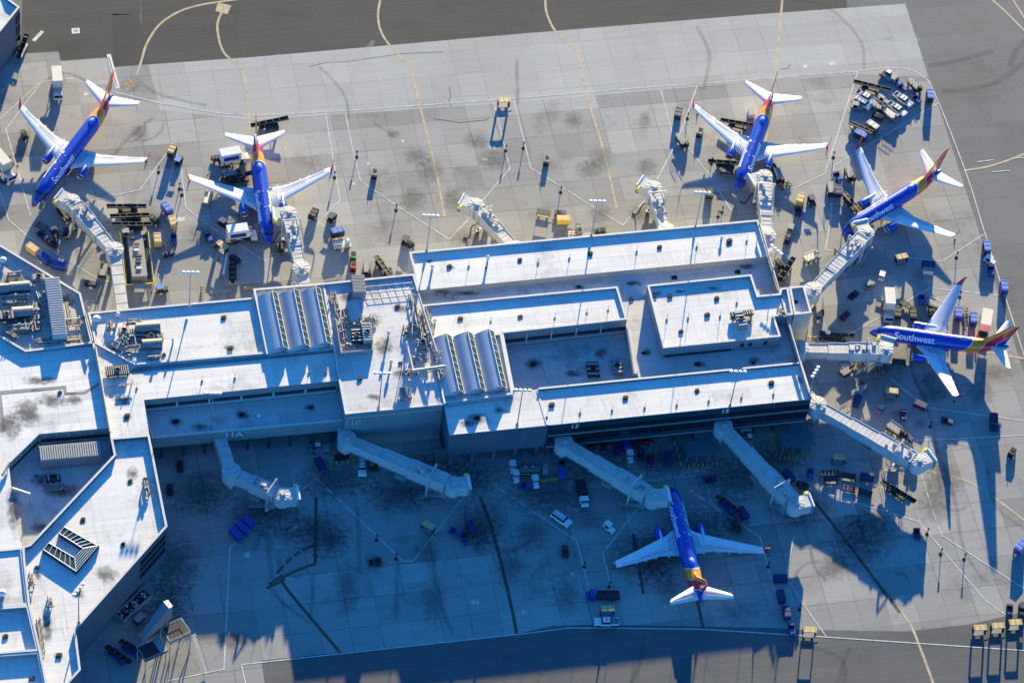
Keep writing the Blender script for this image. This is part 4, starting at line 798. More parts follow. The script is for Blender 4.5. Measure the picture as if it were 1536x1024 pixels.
for i, (px, py, z, rz, s, lb) in enumerate(MASTS):
    o = LM if i == 0 else copy_tree(LM); o.location = G(px, py, z); o.rotation_euler.z = AX*.5+rz; o.scale = (1, 1, s) if s != 1 else (1, 1, 1)
    o['label'] = 'tall light mast with four lamps ' + lb; o['group'] = 'light masts on the roofs'
# --- stand markers
def make_post():
    t = thing('marker_post', '', 'marker post', (0, 0, 0)); m = MB(); m.tube((0, 0, .1), (0, 0, 1.9), .09, M_BLACK, 6); m.build('pole', t)
    m = MB(); m.lathe([(0, .45), (.12, .4), (.2, .1)], (0, 0, 0), (0, 0, 1), M_BLACK, 10); m.build('base', t)
    m = MB(); m.box((0, 0, 1.9), (.4, .12, .6), M_BLACK); m.build('sign_plate', t); return t
MP = make_post(); reg(MP)
POSTS = [(535, 235, 'right of the second jet, by the tall white line'), (502, 266, 'beside the second jet right wing tip'), (758.5, 226, 'left empty stand, below the tan canopy cart'), (594, 315, 'on the diagonal line left of the first empty bridge'), (841, 288, 'between the two empty stands on the diagonal line'), (785, 222, 'top left corner of the second empty stand'), (1031, 178, 'left of the third jet wing tip'), (1067, 245, 'beside the loader under the third jet wing'),
         (1077, 325, 'left one of the close pair by the third jet bridge'), (1083, 318, 'right one of the close pair by the third jet bridge'), (1250, 236, 'left of the fourth jet, on the white line'), (1434.5, 386, 'behind the fourth jet right wing tip'), (1439.5, 445, 'below the fifth jet upper wing tip'), (1411, 830, 'left one of the two on the sunny apron at lower right'), (1446, 838, 'right one of the two on the sunny apron at lower right'),
         (1199, 914, 'at the shadow edge above the tall tan canopy cart'), (1390.5, 800, 'at the corner of the large shadow at right'), (238, 258, 'on the kinked line between the first two jets'), (269.5, 283, 'upper one of the pair left of the second jet'), (273, 292, 'lower one of the pair left of the second jet'), (876, 850, 'in the shade left of the lower jet left wing'), (914, 880, 'in the shade above the flatbed truck'), (1152, 850, 'behind the lower jet right wing tip'), (565, 810, 'in the shade on the diagonal line near the loader tug'), (594, 838, 'in the shade at the foot of the diagonal line'), (1395, 640, 'beside the curved shadow right of the east bridge')]
for i, (px, py, lb) in enumerate(POSTS):
    o = MP if i == 0 else copy_tree(MP); o.location = G(px, py, 0); o['label'] = 'short black marker post ' + lb; o['group'] = 'black marker posts along the stand lines'
# ------------------------------------------------------------------ airliners
def interp(tab, x):
    if x <= tab[0][0]: return tab[0][1:]
    for i in range(len(tab)-1):
        if tab[i][0] <= x <= tab[i+1][0]:
            a, b = tab[i], tab[i+1]; p = tab[max(i-1, 0)]; q = tab[min(i+2, len(tab)-1)]; h = b[0]-a[0]; t = (x-a[0])/h; out = []
            for k in range(1, len(a)):
                m0 = (b[k]-p[k])/(b[0]-p[0]) if b[0] != p[0] else 0; m1 = (q[k]-a[k])/(q[0]-a[0])
                d = (b[k]-a[k])
                if i == 0: m0 = d/h*1.6
                if d == 0: m0 = m1 = 0
                out.append((2*t**3-3*t*t+1)*a[k]+(t**3-2*t*t+t)*h*m0+(-2*t**3+3*t*t)*b[k]+(t**3-t*t)*h*m1)
            return out
    return tab[-1][1:]
FUS = [(0, 2.72, .02, .02), (.25, 2.75, .40, .42), (.8, 2.84, .78, .80), (1.6, 2.98, 1.12, 1.18), (2.6, 3.16, 1.45, 1.58), (3.8, 3.27, 1.70, 1.84), (5.5, 3.3, 1.85, 1.98), (7, 3.3, 1.88, 2.0),
       (20.0, 3.3, 1.88, 2.0), (23, 3.38, 1.86, 1.92), (25.5, 3.62, 1.68, 1.66), (27.8, 3.98, 1.30, 1.30), (29.8, 4.32, .90, .92), (31.3, 4.55, .52, .56), (32.2, 4.66, .2, .24)]
def livery(dl):
    m, N, L, B = nt('airliner_livery_%d' % round(dl)); B.inputs['Roughness'].default_value = .28; B.inputs['Coat Weight'].default_value = .5; B.inputs['Coat Roughness'].default_value = .12
    tc = N.new('ShaderNodeTexCoord'); sp = N.new('ShaderNodeSeparateXYZ'); L.new(tc.outputs['Object'], sp.inputs[0])
    s = mathn(N, L, 'SUBTRACT', mathn(N, L, 'SUBTRACT', mathn(N, L, 'MULTIPLY', sp.outputs[0], -1), dl), mathn(N, L, 'MULTIPLY', mathn(N, L, 'SUBTRACT', sp.outputs[2], 4.5), .86))
    r = N.new('ShaderNodeValToRGB'); L.new(mathn(N, L, 'DIVIDE', s, 40), r.inputs[0]); cr = r.color_ramp; cr.interpolation = 'CONSTANT'
    blue, sil, yel, red = (.004, .045, .44, 1), (.6, .6, .62, 1), (1.0, .30, .003, 1), (.85, .012, .03, 1)
    st_ = [(0, blue), (22.6/40, sil), (22.85/40, yel), (25.65/40, sil), (25.85/40, red), (28.4/40, sil), (28.6/40, blue)]
    while len(cr.elements) > 1: cr.elements.remove(cr.elements[-1])
    cr.elements[0].position = 0; cr.elements[0].color = blue
    for p, c in st_[1:]: e = cr.elements.new(p); e.color = c
    nz = N.new('ShaderNodeTexNoise'); nz.inputs['Scale'].default_value = .8; nz.inputs['Detail'].default_value = 5; L.new(tc.outputs['Object'], nz.inputs['Vector'])
    mr = N.new('ShaderNodeMapRange'); L.new(nz.outputs['Fac'], mr.inputs[0]); mr.inputs[1].default_value = .3; mr.inputs[2].default_value = .7; mr.inputs[3].default_value = .92; mr.inputs[4].default_value = 1.06
    v = N.new('ShaderNodeVectorMath'); v.operation = 'SCALE'; L.new(r.outputs[0], v.inputs[0]); L.new(mr.outputs[0], v.inputs['Scale']); L.new(v.outputs[0], B.inputs['Base Color'])
    return m
M_ABLUE = mat('airliner_blue', (.004, .045, .44), .28, var=.06, coat=.5)
M_LETTER = mat('lettering_white', (.85, .85, .85), .5, var=.02)
def make_plane(dl, name_label):
    t = thing('airliner', name_label, 'airliner', (0, 0, 0)); ML = livery(dl)
    def fx(x):  # stretched station
        if x <= 9: return x
        if x >= 21: return x+dl
        return x+dl*(x-9)/12
    def inv(x):
        if x <= 9: return x
        if x >= 21+dl: return x-dl
        return 9+(x-9)*12/(12+dl)
    NS = 28
    def surf(x, th, off=0):   # th 0 = port side horizontal, 90 = top
        zc, rw, rh = interp(FUS, inv(x)); return (-x, (rw+off)*math.cos(th), zc+(rh+off)*math.sin(th))
    xs = [0, .06, .15, .3, .5, .8, 1.2, 1.6, 2.1, 2.6, 3.2, 3.9, 4.7, 5.6, 7]+[7+k*(13.5+dl)/14 for k in range(1, 15)]+[20.5+dl+k*.65 for k in range(1, 19)]
    xs = [x for x in xs if x <= 32.2+dl]; xs[-1] = 32.2+dl
    mb = MB(); mb.loft([[surf(x, 2*math.pi*k/NS) for k in range(NS)] for x in xs], ML, cap1=True)
    # wing root fairing
    mb.loft([[(-(fx(10.2)+u*9.4), w_*1.0*yy, 2.0+zz*h_) for yy, zz in ((-1.9, .2), (-2.0, -.3), (-1.4, -.85), (0, -1), (1.4, -.85), (2.0, -.3), (1.9, .2))] for u, w_, h_ in ((0, .5, .3), (.15, .95, .85), (.8, 1, 1), (.95, .8, .6), (1, .5, .3))], M_ABLUE, closed=False)
    mb.build('fuselage', t)
    ds = dl*.51; x0 = 11.55+ds
    for sg in (1, -1):
        def LE(y): return x0-1.0*max(0, (3.6-y)/1.72)*.55+(y-1.88)*.523
        def TE(y): return x0+6.55 if y < 5.9 else x0+6.55+(y-5.9)*(9.75-6.55)/11.2
        def ZW(y): return 2.05+(y-1.88)*.11+.0035*(y-1.88)**2
        rings = []; SEC = [(0, 0), (.015, .35), (.06, .62), (.2, .92), (.4, 1), (.65, .72), (.85, .34), (1, .03)]
        ys = [1.5, 1.88, 2.7, 3.6, 4.8, 5.9, 8, 10.5, 13, 15.5, 16.6, 17.05]
        def wp(y, c_, up): 
            le, te = LE(max(y, 1.88)), TE(y); ch_ = te-le; th_ = (.075 if y < 4 else .065-.0012*(y-4))*ch_
            k = min(range(len(SEC)), key=lambda i: abs(SEC[i][0]-c_)); 
            hh = 0
            for i in range(len(SEC)-1):
                if SEC[i][0] <= c_ <= SEC[i+1][0]: f_ = (c_-SEC[i][0])/(SEC[i+1][0]-SEC[i][0]); hh = SEC[i][1]*(1-f_)+SEC[i+1][1]*f_
            return (-(le+ch_*c_), sg*y, ZW(max(y, 1.88))+hh*th_*(1 if up else -.7))
        for y in ys: rings.append([wp(y, c_, True) for c_, _ in SEC]+[wp(y, c_, False) for c_, _ in SEC[::-1][1:-1]])
        if sg < 0: rings = [r[::-1] for r in rings]
        mb = MB(); mb.loft(rings, M_WING, cap1=True); mb.build('wing', t)
        # leading edge slats (bare metal) and flap/aileron panels
        for nm, c0, c1, ya, yb, mm, dz in (('slat', .0, .07, 5.6, 10.8, M_WHITE, .02), ('slat', .0, .08, 11.0, 16.6, M_WHITE, .02), ('flap', .78, .99, 2.1, 5.8, M_FLAP, .03), ('flap', .76, .99, 6.0, 11.3, M_FLAP, .03), ('aileron', .74, .99, 11.6, 15.6, M_FLAP, .03), ('spoiler', .62, .745, 3.4, 10.8, M_FLAP, .025)):
            m = MB(); g = []
            n_ = 6
            for i in range(n_+1):
                y = ya+(yb-ya)*i/n_; r_ = []
                for c_ in (c0, (c0+c1)/2, c1): p = wp(y, c_, True); r_.append((p[0], p[1], p[2]+dz))
                g.append(r_ if sg > 0 else r_[::-1])
            m.loft(g, mm, closed=False, smooth=False)
            e = []
            for (y, c_) in ((ya, c0), (yb, c0), (yb, c1), (ya, c1)): p = wp(y, c_, True); e.append(Vector(p)+Vector((0, 0, dz+.012)))
            if nm != 'slat':
                for i in range(4): m.tube(e[i], e[(i+1) % 4], .022, M_METAL, 4, caps=False)
            m.build(nm, t)
        m = MB()   # walkway marks near the root
        for k in range(5): 
            for j in range(4):
                p = wp(2.2+j*.42, .25+k*.11, True); m.box((p[0], p[1], p[2]+.03), (.42, .2, .02), M_GREY)
        m.build('anti_slip_mark', t)
        for y in (4.0, 7.2, 9.6, 12.0):
            p = wp(y, .62, False); q_ = wp(y, 1, True); m = MB(); m.loft([[(p[0]+(q_[0]-p[0])*u*1.28, p[1]+r_*math.cos(a_), p[2]-.12+(q_[2]-p[2])*u+r_*1.1*math.sin(a_)) for a_ in [k*math.pi/4 for k in range(8)]] for u, r_ in ((0, .03), (.3, .2), (.75, .2), (1.0, .02))], M_WING)
            m.build('flap_fairing', t)
        # winglet
        c_ = (-(LE(17.05)), sg*17.05, ZW(17.05)); m = MB(); rg = []
        for u, dy, dz, dx, ch_ in ((0, 0, 0, 0, 1.62), (.1, .28, .12, .25, 1.45), (.25, .48, .5, .6, 1.2), (.6, .68, 1.45, 1.25, .85), (1, .82, 2.4, 1.95, .5)):
            rg.append([(c_[0]-dx-ch_*a_, c_[1]+sg*(dy+b_*.06), c_[2]+dz) for a_, b_ in ((0, 0), (.3, 1), (1, 0), (.3, -1))])
        m.loft(rg[:4], M_WNGT); m.loft(rg[3:], M_WNGR, cap1=True); m.build('winglet', t)
        # engine
        ex, ey, ez = LE(4.83)-3.0, sg*4.83, 1.62
        def ring(h, r, sq=1): return [(-(ex+h), ey+r*math.cos(2*math.pi*k/22), ez+r*(math.sin(2*math.pi*k/22) if math.sin(2*math.pi*k/22) > 0 else .86*math.sin(2*math.pi*k/22))) for k in range(22)]
        m = MB(); m.loft([ring(.12, 1.02), ring(.5, 1.10), ring(1.3, 1.14), ring(2.3, 1.08), ring(3.2, .90), ring(3.25, .80)], M_ABLUE); e_ = m.build('engine', t)
        m = MB(); m.loft([ring(.5, .78), ring(.12, .84), ring(0, .94), ring(.12, 1.025)], M_ENGLIP); m.build('intake_lip', e_)
        m = MB(); m.loft([ring(.45, .80), ring(.9, .80)], M_GREY); m.add(ring(.9, .8), [tuple(range(22))], M_DARK); m.lathe([(-.6, .02), (-.3, .16), (0, .24)], (-(ex+.9), ey, ez), (-1, 0, 0), M_ENGLIP, 10); m.build('fan', e_)
        m = MB(); m.loft([ring(3.15, .62), ring(4.1, .46), ring(4.15, .3), ring(4.8, .05)], M_METAL); m.build('exhaust', e_)
        m = MB(); zt = ZW(4.83); m.loft([[(-(ex+h), ey-w_, z1), (-(ex+h), ey-w_, z0), (-(ex+h), ey+w_, z0), (-(ex+h), ey+w_, z1)] for h, w_, z0, z1 in ((.9, .03, ez+1.0, ez+1.12), (1.8, .2, ez+.9, ez+1.28), (3.2, .24, ez+.8, zt+.42), (5.0, .2, zt-.4, zt+.38), (6.0, .04, zt-.3, zt+.2))], M_WING); m.build('pylon', t)
        # tailplane
        m = MB(); rg = []
        for y, le, ch_, z in ((.5, 27.5, 4.1, 4.72), (3, 28.9, 3.1, 4.98), (6.8, 31.1, 1.5, 5.4), (7.17, 31.6, 1.1, 5.44)):
            r_ = [(-(le+dl+ch_*a_), sg*y, z+b_*ch_*.05) for a_, b_ in ((0, 0), (.08, .7), (.35, 1), (1, .02), (.35, -1), (.08, -.7))]
            rg.append(r_ if sg > 0 else r_[::-1])
        m.loft(rg, M_WHITE, cap1=True); m.build('tailplane', t)
        m = MB(); m.tube((-(30.9+dl-.4), sg*1.0, 4.93), (-(32.0+dl-.05), sg*6.9, 5.48), .035, M_GREY, 4); m.build('elevator_line', t)
    # fin
    m = MB(); rg = []
    for z, le, ch_ in ((4.6, 22.6, 8.6), (5.35, 24.6, 6.4), (5.9, 25.7, 5.6), (6.6, 26.5, 5.0), (9.5, 29.0, 3.3), (12.2, 31.3, 1.9), (12.45, 31.8, 1.4)):
        w_ = .05 if z < 5.3 else .045
        rg.append([(-(le+dl+ch_*a_), b_*ch_*.045, z) for a_, b_ in ((0, 0), (.08, .6), (.35, 1), (.7, .6), (1, .03), (.7, -.6), (.35, -1), (.08, -.6))])
    m.loft(rg, ML, cap1=True); m.build('fin', t)
    m = MB()
    for s in (-1, 1): m.tube((-(29.9+dl), s*.14, 5.6), (-(32.6+dl), s*.05, 12.2), .03, M_GREY, 4)
    m.build('rudder_line', t)
    # cockpit windows
    m = MB()
    for s in (1, -1):
        for (x_a, x_b, t_a, t_b) in ((1.75, 2.35, 52, 86), (1.95, 2.75, 28, 50), (2.55, 3.2, 14, 30)):
            n_ = 3; g = [[surf(x_a+(x_b-x_a)*i/n_+(.0 if t_a > 50 else .1*(1-(q_))), R(t_a+(t_b-t_a)*q_) if s > 0 else R(180-(t_a+(t_b-t_a)*q_)), .02) for q_ in (0, .33, .66, 1)] for i in range(n_+1)]
            m.loft(g if s > 0 else [r_[::-1] for r_ in g], M_GLASS, closed=False)
    m.build('cockpit_window', t)
    for s in (1, -1):
        m = MB(); x = 5.2
        while x < 25.8+dl:
            if abs(x-4) > .5:
                g = [[surf(x+dx, (R(a_) if s > 0 else R(180-a_)), .012) for a_ in (8, 14)] for dx in (0, .26)]
                m.loft(g, M_GLASS, closed=False, smooth=False)
            x += .52
        m.build('cabin_windows', t)
        m = MB()    # door outline
        for dx0, dx1 in ((3.9, 4.8), (26.0+dl, 26.8+dl)):
            q_ = [surf(xx, (R(a_) if s > 0 else R(180-a_)), .01) for xx, a_ in ((dx0, -22), (dx0, 18), (dx0+.1, 30), (dx1-.1, 30), (dx1, 18), (dx1, -22), (dx0, -22))]
            for i in range(6): m.tube(q_[i], q_[i+1], .03, M_GBLUE, 4, caps=False)
        m.build('door', t)
        me = text_mesh('Southwest', 2.35, .045)
        bm = bmesh.new(); bm.from_mesh(me)
        for k in range(-6, 14):
            g = bm.verts[:]+bm.edges[:]+bm.faces[:]; bmesh.ops.bisect_plane(bm, geom=g, plane_co=(0, k*.2, 0), plane_no=(0, 1, 0))
        w_ = max(v.co.x for v in bm.verts)-min(v.co.x for v in bm.verts); k = 9.6/w_; xc = 10.4+dl*.15
        for v in bm.verts:
            th = R(40)+(v.co.y-.75)/1.94
            x = xc+(v.co.x*k if s > 0 else -v.co.x*k)
            p = surf(x, th if s > 0 else math.pi-th, .022); v.co = p
        if s > 0: bmesh.ops.reverse_faces(bm, faces=bm.faces[:])
        bm.to_mesh(me); bm.free(); me.materials.clear(); me.materials.append(M_LETTER)
        o = bpy.data.objects.new('lettering', me); COL.objects.link(o); o.parent = t
    # antennas, radome, lights
    m = MB(); xr = 20.4+dl
    m.loft([[(-(xr+u), w_*a_, 5.22+h_*b_) for a_, b_ in ((-1, 0), (-.75, .8), (0, 1), (.75, .8), (1, 0))] for u, w_, h_ in ((0, .2, .02), (.5, .6, .35), (1.6, .62, .4), (2.4, .2, .02))], M_GBLUE, closed=False); m.build('radome', t)
    m = MB()
    for x in (7.5, 12.2, 17.0): m.box((-x, 0, 5.42), (.35, .06, .35), M_WHITE, taper=.5)
    for x in (9.6, 14.5): m.lathe([(0, .14), (.1, .12), (.16, .01)], (-x, 0, 5.28), (0, 0, 1), M_WHITE, 8)
    m.build('antenna', t)
    for gx, gy in ((4.0, 0), (16.6+ds, 2.86), (16.6+ds, -2.86)):
        m = MB(); r_ = .56 if gy else .34; m.tube((-gx, gy, r_), (-gx, gy, 2.2), .12, M_METAL, 8); g = m.build('landing_gear', t)
        for s in (-1, 1): m = MB(); m.tube((-gx, gy+s*.28-.16, r_), (-gx, gy+s*.28+.16, r_), r_, M_TYRE, 16); m.build('wheel', g)
    return t
PL = [('A1', 5.84, -117.0, 17.7, -107.9, 'blue airliner at the top left stand, nose pointing down left, with a long body'), ('A2', .9, 0, 0, 0, 'blue airliner heading straight down at the second stand, catering truck at its nose'),
      ('A3', .9, 0, 0, 0, 'blue airliner nose down at the stand right of the empty pair'), ('A4', .9, 0, 0, 0, 'blue airliner nosed down left below the parked service vehicles at the right'),
      ('A5', .6, 0, 0, 0, 'blue airliner lying level at the right side, nose left, seen broadside'), ('A6', .5, 0, 0, 0, 'blue airliner alone in the deep shade at the bottom, tail in the sun')]
FIT = {'A1': (-117.15, 17.36, -107.918), 'A2': (-60.53, 15.55, -74.588), 'A3': (48.914, 55.362, -100.543), 'A4': (75.364, 46.537, -133.773), 'A5': (83.668, 17.125, 181.0), 'A6': (40.621, -37.069, 107.124)}
first = None
for nm, dl, _a, _b, _c, lb in PL:
    if nm == 'A1': o = make_plane(5.84, lb)
    elif first is None: o = first = make_plane(.9, lb); reg(first)
    else: o = copy_tree(first)
    x, y, h = FIT[nm]; o.location = (x, y, 0); o.rotation_euler = (0, 0, R(h)); o['label'] = lb; o['group'] = 'parked airliners'
# ------------------------------------------------------------------ boarding bridges
def disc(m, c, z, r):
    n = 20; q = [(math.cos(2*math.pi*k/n), math.sin(2*math.pi*k/n)) for k in range(n)]
    m.add([(c.x+a*r, c.y+b*r, z) for a, b in q]+[(c.x+a*r, c.y+b*r, z+.12) for a, b in q], [(k, (k+1) % n, n+(k+1) % n, n+k) for k in range(n)], M_BRWHITE)
    m.add([(c.x+a*r, c.y+b*r, z+.12) for a, b in q]+[(c.x, c.y, z+.26)], [(k, (k+1) % n, n) for k in range(n)], M_BRROOF)
    for k in range(0, n, 2): m.tube((c.x+q[k][0]*r, c.y+q[k][1]*r, z+.14), (c.x, c.y, z+.28), .04, M_METAL, 4, caps=False)
    m.box((c.x+.3, c.y-.2, z+.35), (.9, .6, .35), M_BRWHITE, rz=.5)
def bridge(label, pts, cabang, zr=6.7, wlk=None, lift=.62, wide=(2.7, 3.1, 3.5), seg=3):
    """pts: rotunda then cab position in the photograph at roof height; wlk: fixed walkway start"""
    Rt, Cb = G(*pts[0], zr), G(*pts[1], zr); zf = zr-2.9
    t = thing('boarding_bridge', label, 'boarding bridge', (Rt.x, Rt.y, 0), world=True)
    d = Vector((Cb.x-Rt.x, Cb.y-Rt.y, 0)); L_ = d.length; d.normalize(); n = Vector((-d.y, d.x, 0)); h = math.atan2(d.y, d.x)
    m = MB(); m.tube((Rt.x, Rt.y, zf-.3), (Rt.x, Rt.y, zr+.1), 2.05, M_BRWHITE, 20); disc(m, Rt, zr+.1, 2.15); m.build('rotunda', t)
    m = MB(); m.tube((Rt.x, Rt.y, 0), (Rt.x, Rt.y, zf-.3), .55, M_BRWHITE, 12); m.box((Rt.x, Rt.y, .2), (2.2, 2.2, .4), M_GREY, rz=h); m.build('column', t)
    if wlk:
        Wk = G(*wlk, zr-.15); e = Vector((Wk.x-Rt.x, Wk.y-Rt.y, 0)); l = e.length; e.normalize(); m = MB(); c_ = (Vector((Wk.x, Wk.y, 0))+Vector((Rt.x, Rt.y, 0))+e*1.5)/2
        m.box((c_.x, c_.y, zr-.15-1.4), (l-1.2, 2.7, 2.8), M_BRWHITE, rz=math.atan2(e.y, e.x), top=M_BRROOF)
        k = int(l/3)
        for i in range(k+1): q_ = Vector((Rt.x, Rt.y, 0))+e*(1.8+(l-2)*i/max(k, 1)); m.box((q_.x, q_.y, zr-.14), (.12, 2.74, .04), M_WALL, rz=math.atan2(e.y, e.x))
        m.build('fixed_walkway', t)
    st_, en = 1.6, L_-1.3; 
    cuts = [st_, st_+(en-st_)*.33, st_+(en-st_)*.62, en] if seg == 3 else [st_, st_+(en-st_)*.42, en]
    for i in range(len(cuts)-1):
        a_, b_ = cuts[i]-(.6 if i else 0), cuts[i+1]; w_ = wide[i]; hh = 2.55+.28*i; zc_ = zf+1.45
        c_ = Rt+d*((a_+b_)/2); m = MB(); m.box((c_.x, c_.y, zc_), (b_-a_, w_, hh), M_BRWHITE, rz=h, top=M_BRROOF)
        z1 = zc_+hh/2
        for s in (-1, 1):
            q_ = c_+n*s*(w_/2-.05); m.box((q_.x, q_.y, z1+.04), (b_-a_, .14, .16), M_BRWHITE, rz=h)
            q_ = c_+n*s*(w_/2+.02); m.box((q_.x, q_.y, zc_-hh/2+.12), (b_-a_, .1, .3), M_METAL, rz=h)
        for k in range(int((b_-a_)/1.2)):
            q_ = Rt+d*(a_+.6+1.2*k); m.box((q_.x, q_.y, z1+.02), (.05, w_-.2, .04), M_BRWHITE, rz=h)
            for s in (-1, 1): u_ = q_+n*s*(w_/2+.012); m.box((u_.x, u_.y, zc_), (.05, .02, hh-.2), M_BRWHITE, rz=h)
        m.build('tunnel_section', t)
        m = MB(); q_ = Rt+d*(b_-.15); m.box((q_.x, q_.y, zc_), (.3, w_+.2, hh+.2), M_METAL, rz=h); m.build('end_frame', t)
    # roof clutter near the cab
    m = MB(); rnd = random.Random(int(pts[0][0]))
    for k in range(8):
        q_ = Rt+d*(en-rnd.uniform(1, 7))+n*rnd.uniform(-1, 1); m.box((q_.x, q_.y, zf+1.45+1.6+rnd.uniform(.1, .25)), (rnd.uniform(.4, 1.4), rnd.uniform(.3, .9), rnd.uniform(.2, .5)), rnd.choice([M_BRWHITE, M_METAL, M_BRWHITE, M_GREY]), rz=h)
    m.build('roof_unit', t)
    # lift column with wheels and hoop
    q_ = Rt+d*(L_*lift+ (L_*(.8-lift))); m = MB(); zt = zf+3.6
    for s in (-1, 1):
        u_ = q_+n*s*2.15; m.box((u_.x, u_.y, (zt+.8)/2+.4), (.42, .34, zt-.4), M_BRWHITE, rz=h)
        u_ = q_+n*s*1.2; m.box((u_.x, u_.y, 1.0), (1.4, .5, .5), M_GREY, rz=h)
    m.box((q_.x, q_.y, zf-.35), (.5, 4.5, .4), M_BRWHITE, rz=h); m.box((q_.x, q_.y, 1.0), (.7, 4.4, .5), M_BRWHITE, rz=h)
    m.tube(q_.xy.to_3d()+n*2.15+Vector((0, 0, zt+.6)), q_.xy.to_3d()-n*2.15+Vector((0, 0, zt+.6)), .13, M_BRWHITE, 6); lc = m.build('lift_frame', t)
    for s in (-1, 1):
        for s2 in (-.5, .5):
            u_ = q_+n*s*1.35+d*s2*.0; u_ = u_+n*s2*.5; m = MB(); a_ = Vector((u_.x, u_.y, .55)); m.tube(a_-n*.17, a_+n*.17, .55, M_TYRE, 14); m.build('wheel', lc, off=t.location)
    # cab
    ch_ = head(pts[1][0], pts[1][1], cabang, zr); cd = Vector((math.cos(ch_), math.sin(ch_), 0)); cn_ = Vector((-cd.y, cd.x, 0))
    m = MB(); m.tube((Cb.x, Cb.y, zf-.2), (Cb.x, Cb.y, zr-.1), 1.95, M_BRWHITE, 20)
    disc(m, Cb, zr-.1, 1.95); m.build('cab', t)
    m = MB(); c_ = Cb+cd*2.2; m.box((c_.x, c_.y, zf+1.35), (2.4, 3.3, 2.9), M_BRWHITE, rz=ch_, top=M_BRROOF); m.build('cab_nose', t)
    m = MB(); c_ = Cb+cd*3.6; m.box((c_.x, c_.y, zf+1.4), (.7, 3.6, 2.9), M_GREY, rz=ch_, top=M_WHITE)
    c2 = Cb+cd*3.75; m.tube(c2+cn_*1.9+Vector((0, 0, -.1)), c2-cn_*1.9+Vector((0, 0, -.1)), .28, M_WHITE, 8); m.build('bellows', t)
    m = MB(); c_ = Cb+cd*3.3+cn_*2.1; m.box((c_.x, c_.y, zf+2.5), (1.2, 1.0, .8), M_SAFETY, rz=ch_, taper=.8); m.build('safety_bumper', t)
    # service stair on the side
    for sd_ in (1,):
        s0 = Cb-d*1.8-n*sd_*2.3; s1 = s0-d*5-n*.2; m = MB()
        for s in (-.45, .45):
            m.tube((s0.x+n.x*s, s0.y+n.y*s, zf), (s1.x+n.x*s, s1.y+n.y*s, .2), .08, M_METAL, 5); m.tube((s0.x+n.x*s, s0.y+n.y*s, zf+1), (s1.x+n.x*s, s1.y+n.y*s, 1.2), .05, M_METAL, 5)
        for k in range(12):
            a_ = s0.lerp(s1, k/12.); m.box((a_.x, a_.y, zf+(.2-zf)*k/12), (.28, .9, .05), M_METAL, rz=h)
        m.box((s0.x+d.x*.6, s0.y+d.y*.6, zf), (1.4, 1.2, .1), M_METAL, rz=h); m.build('service_stair', t)
    m = MB(); a_ = Rt+d*(L_*.55)-n*1.9; m.box((a_.x, a_.y, zf-.5), (2.6, .8, .9), M_GREY, rz=h); m.build('air_unit', t)
    m = MB(); a_ = Rt+d*(L_*.8)+n*2.4; prev = Vector((a_.x, a_.y, zf))
    for k in range(1, 9):
        p = Vector((a_.x+n.x*k*.35+d.x*math.sin(k)*.5, a_.y+n.y*k*.35+d.y*math.sin(k)*.5, max(.15, zf*(1-k/6)))); m.tube(prev, p, .14, M_BLACK, 6); prev = p
    m.build('hose', t)
    return t
bridge('bent boarding bridge at the nose of the top left airliner', [(172, 374), (108, 300)], -155, wlk=(185, 470))
bridge('boarding bridge beside the second airliner, short tan walkway at its foot', [(452, 402), (433, 318)], 178, wlk=(460, 440), seg=2)
bridge('unused boarding bridge at the left empty stand', [(775, 372), (714, 306)], -160, wlk=(790, 388), seg=2)
bridge('unused boarding bridge at the right empty stand', [(1000, 345), (981, 280)], -155, wlk=(1006, 368), seg=2)
bridge('boarding bridge docked to the third airliner, running down to the north east corner', [(1151, 352), (1147, 263)], 165, wlk=(1150, 378))
bridge('diagonal boarding bridge reaching up to the nose of the fourth airliner', [(1219, 434), (1300, 348)], -118, wlk=(1205, 448))
bridge('level boarding bridge docked to the fifth airliner at the right side', [(1200, 521), (1328, 523)], -75, wlk=(1186, 520))
bridge('long sunlit boarding bridge sloping down right, unused, over the baggage carts', [(1226, 605), (1378, 690)], -22, wlk=(1212, 590))
bridge('boarding bridge in the shade under the sign 15, ending in a yellow bumper', [(1085, 637), (1194, 753)], -10, wlk=(1078, 620))
bridge('boarding bridge in the shade from gate 13 to the lower airliner', [(846, 662), (980, 742)], -4, wlk=(840, 646))
bridge('boarding bridge in the shade below the wall marked 11B', [(520, 657), (680, 724)], -4, wlk=(514, 630))
bridge('boarding bridge in the shade below the parapet marked 11A', [(347, 706), (423, 740)], -4, wlk=(330, 655), seg=2)
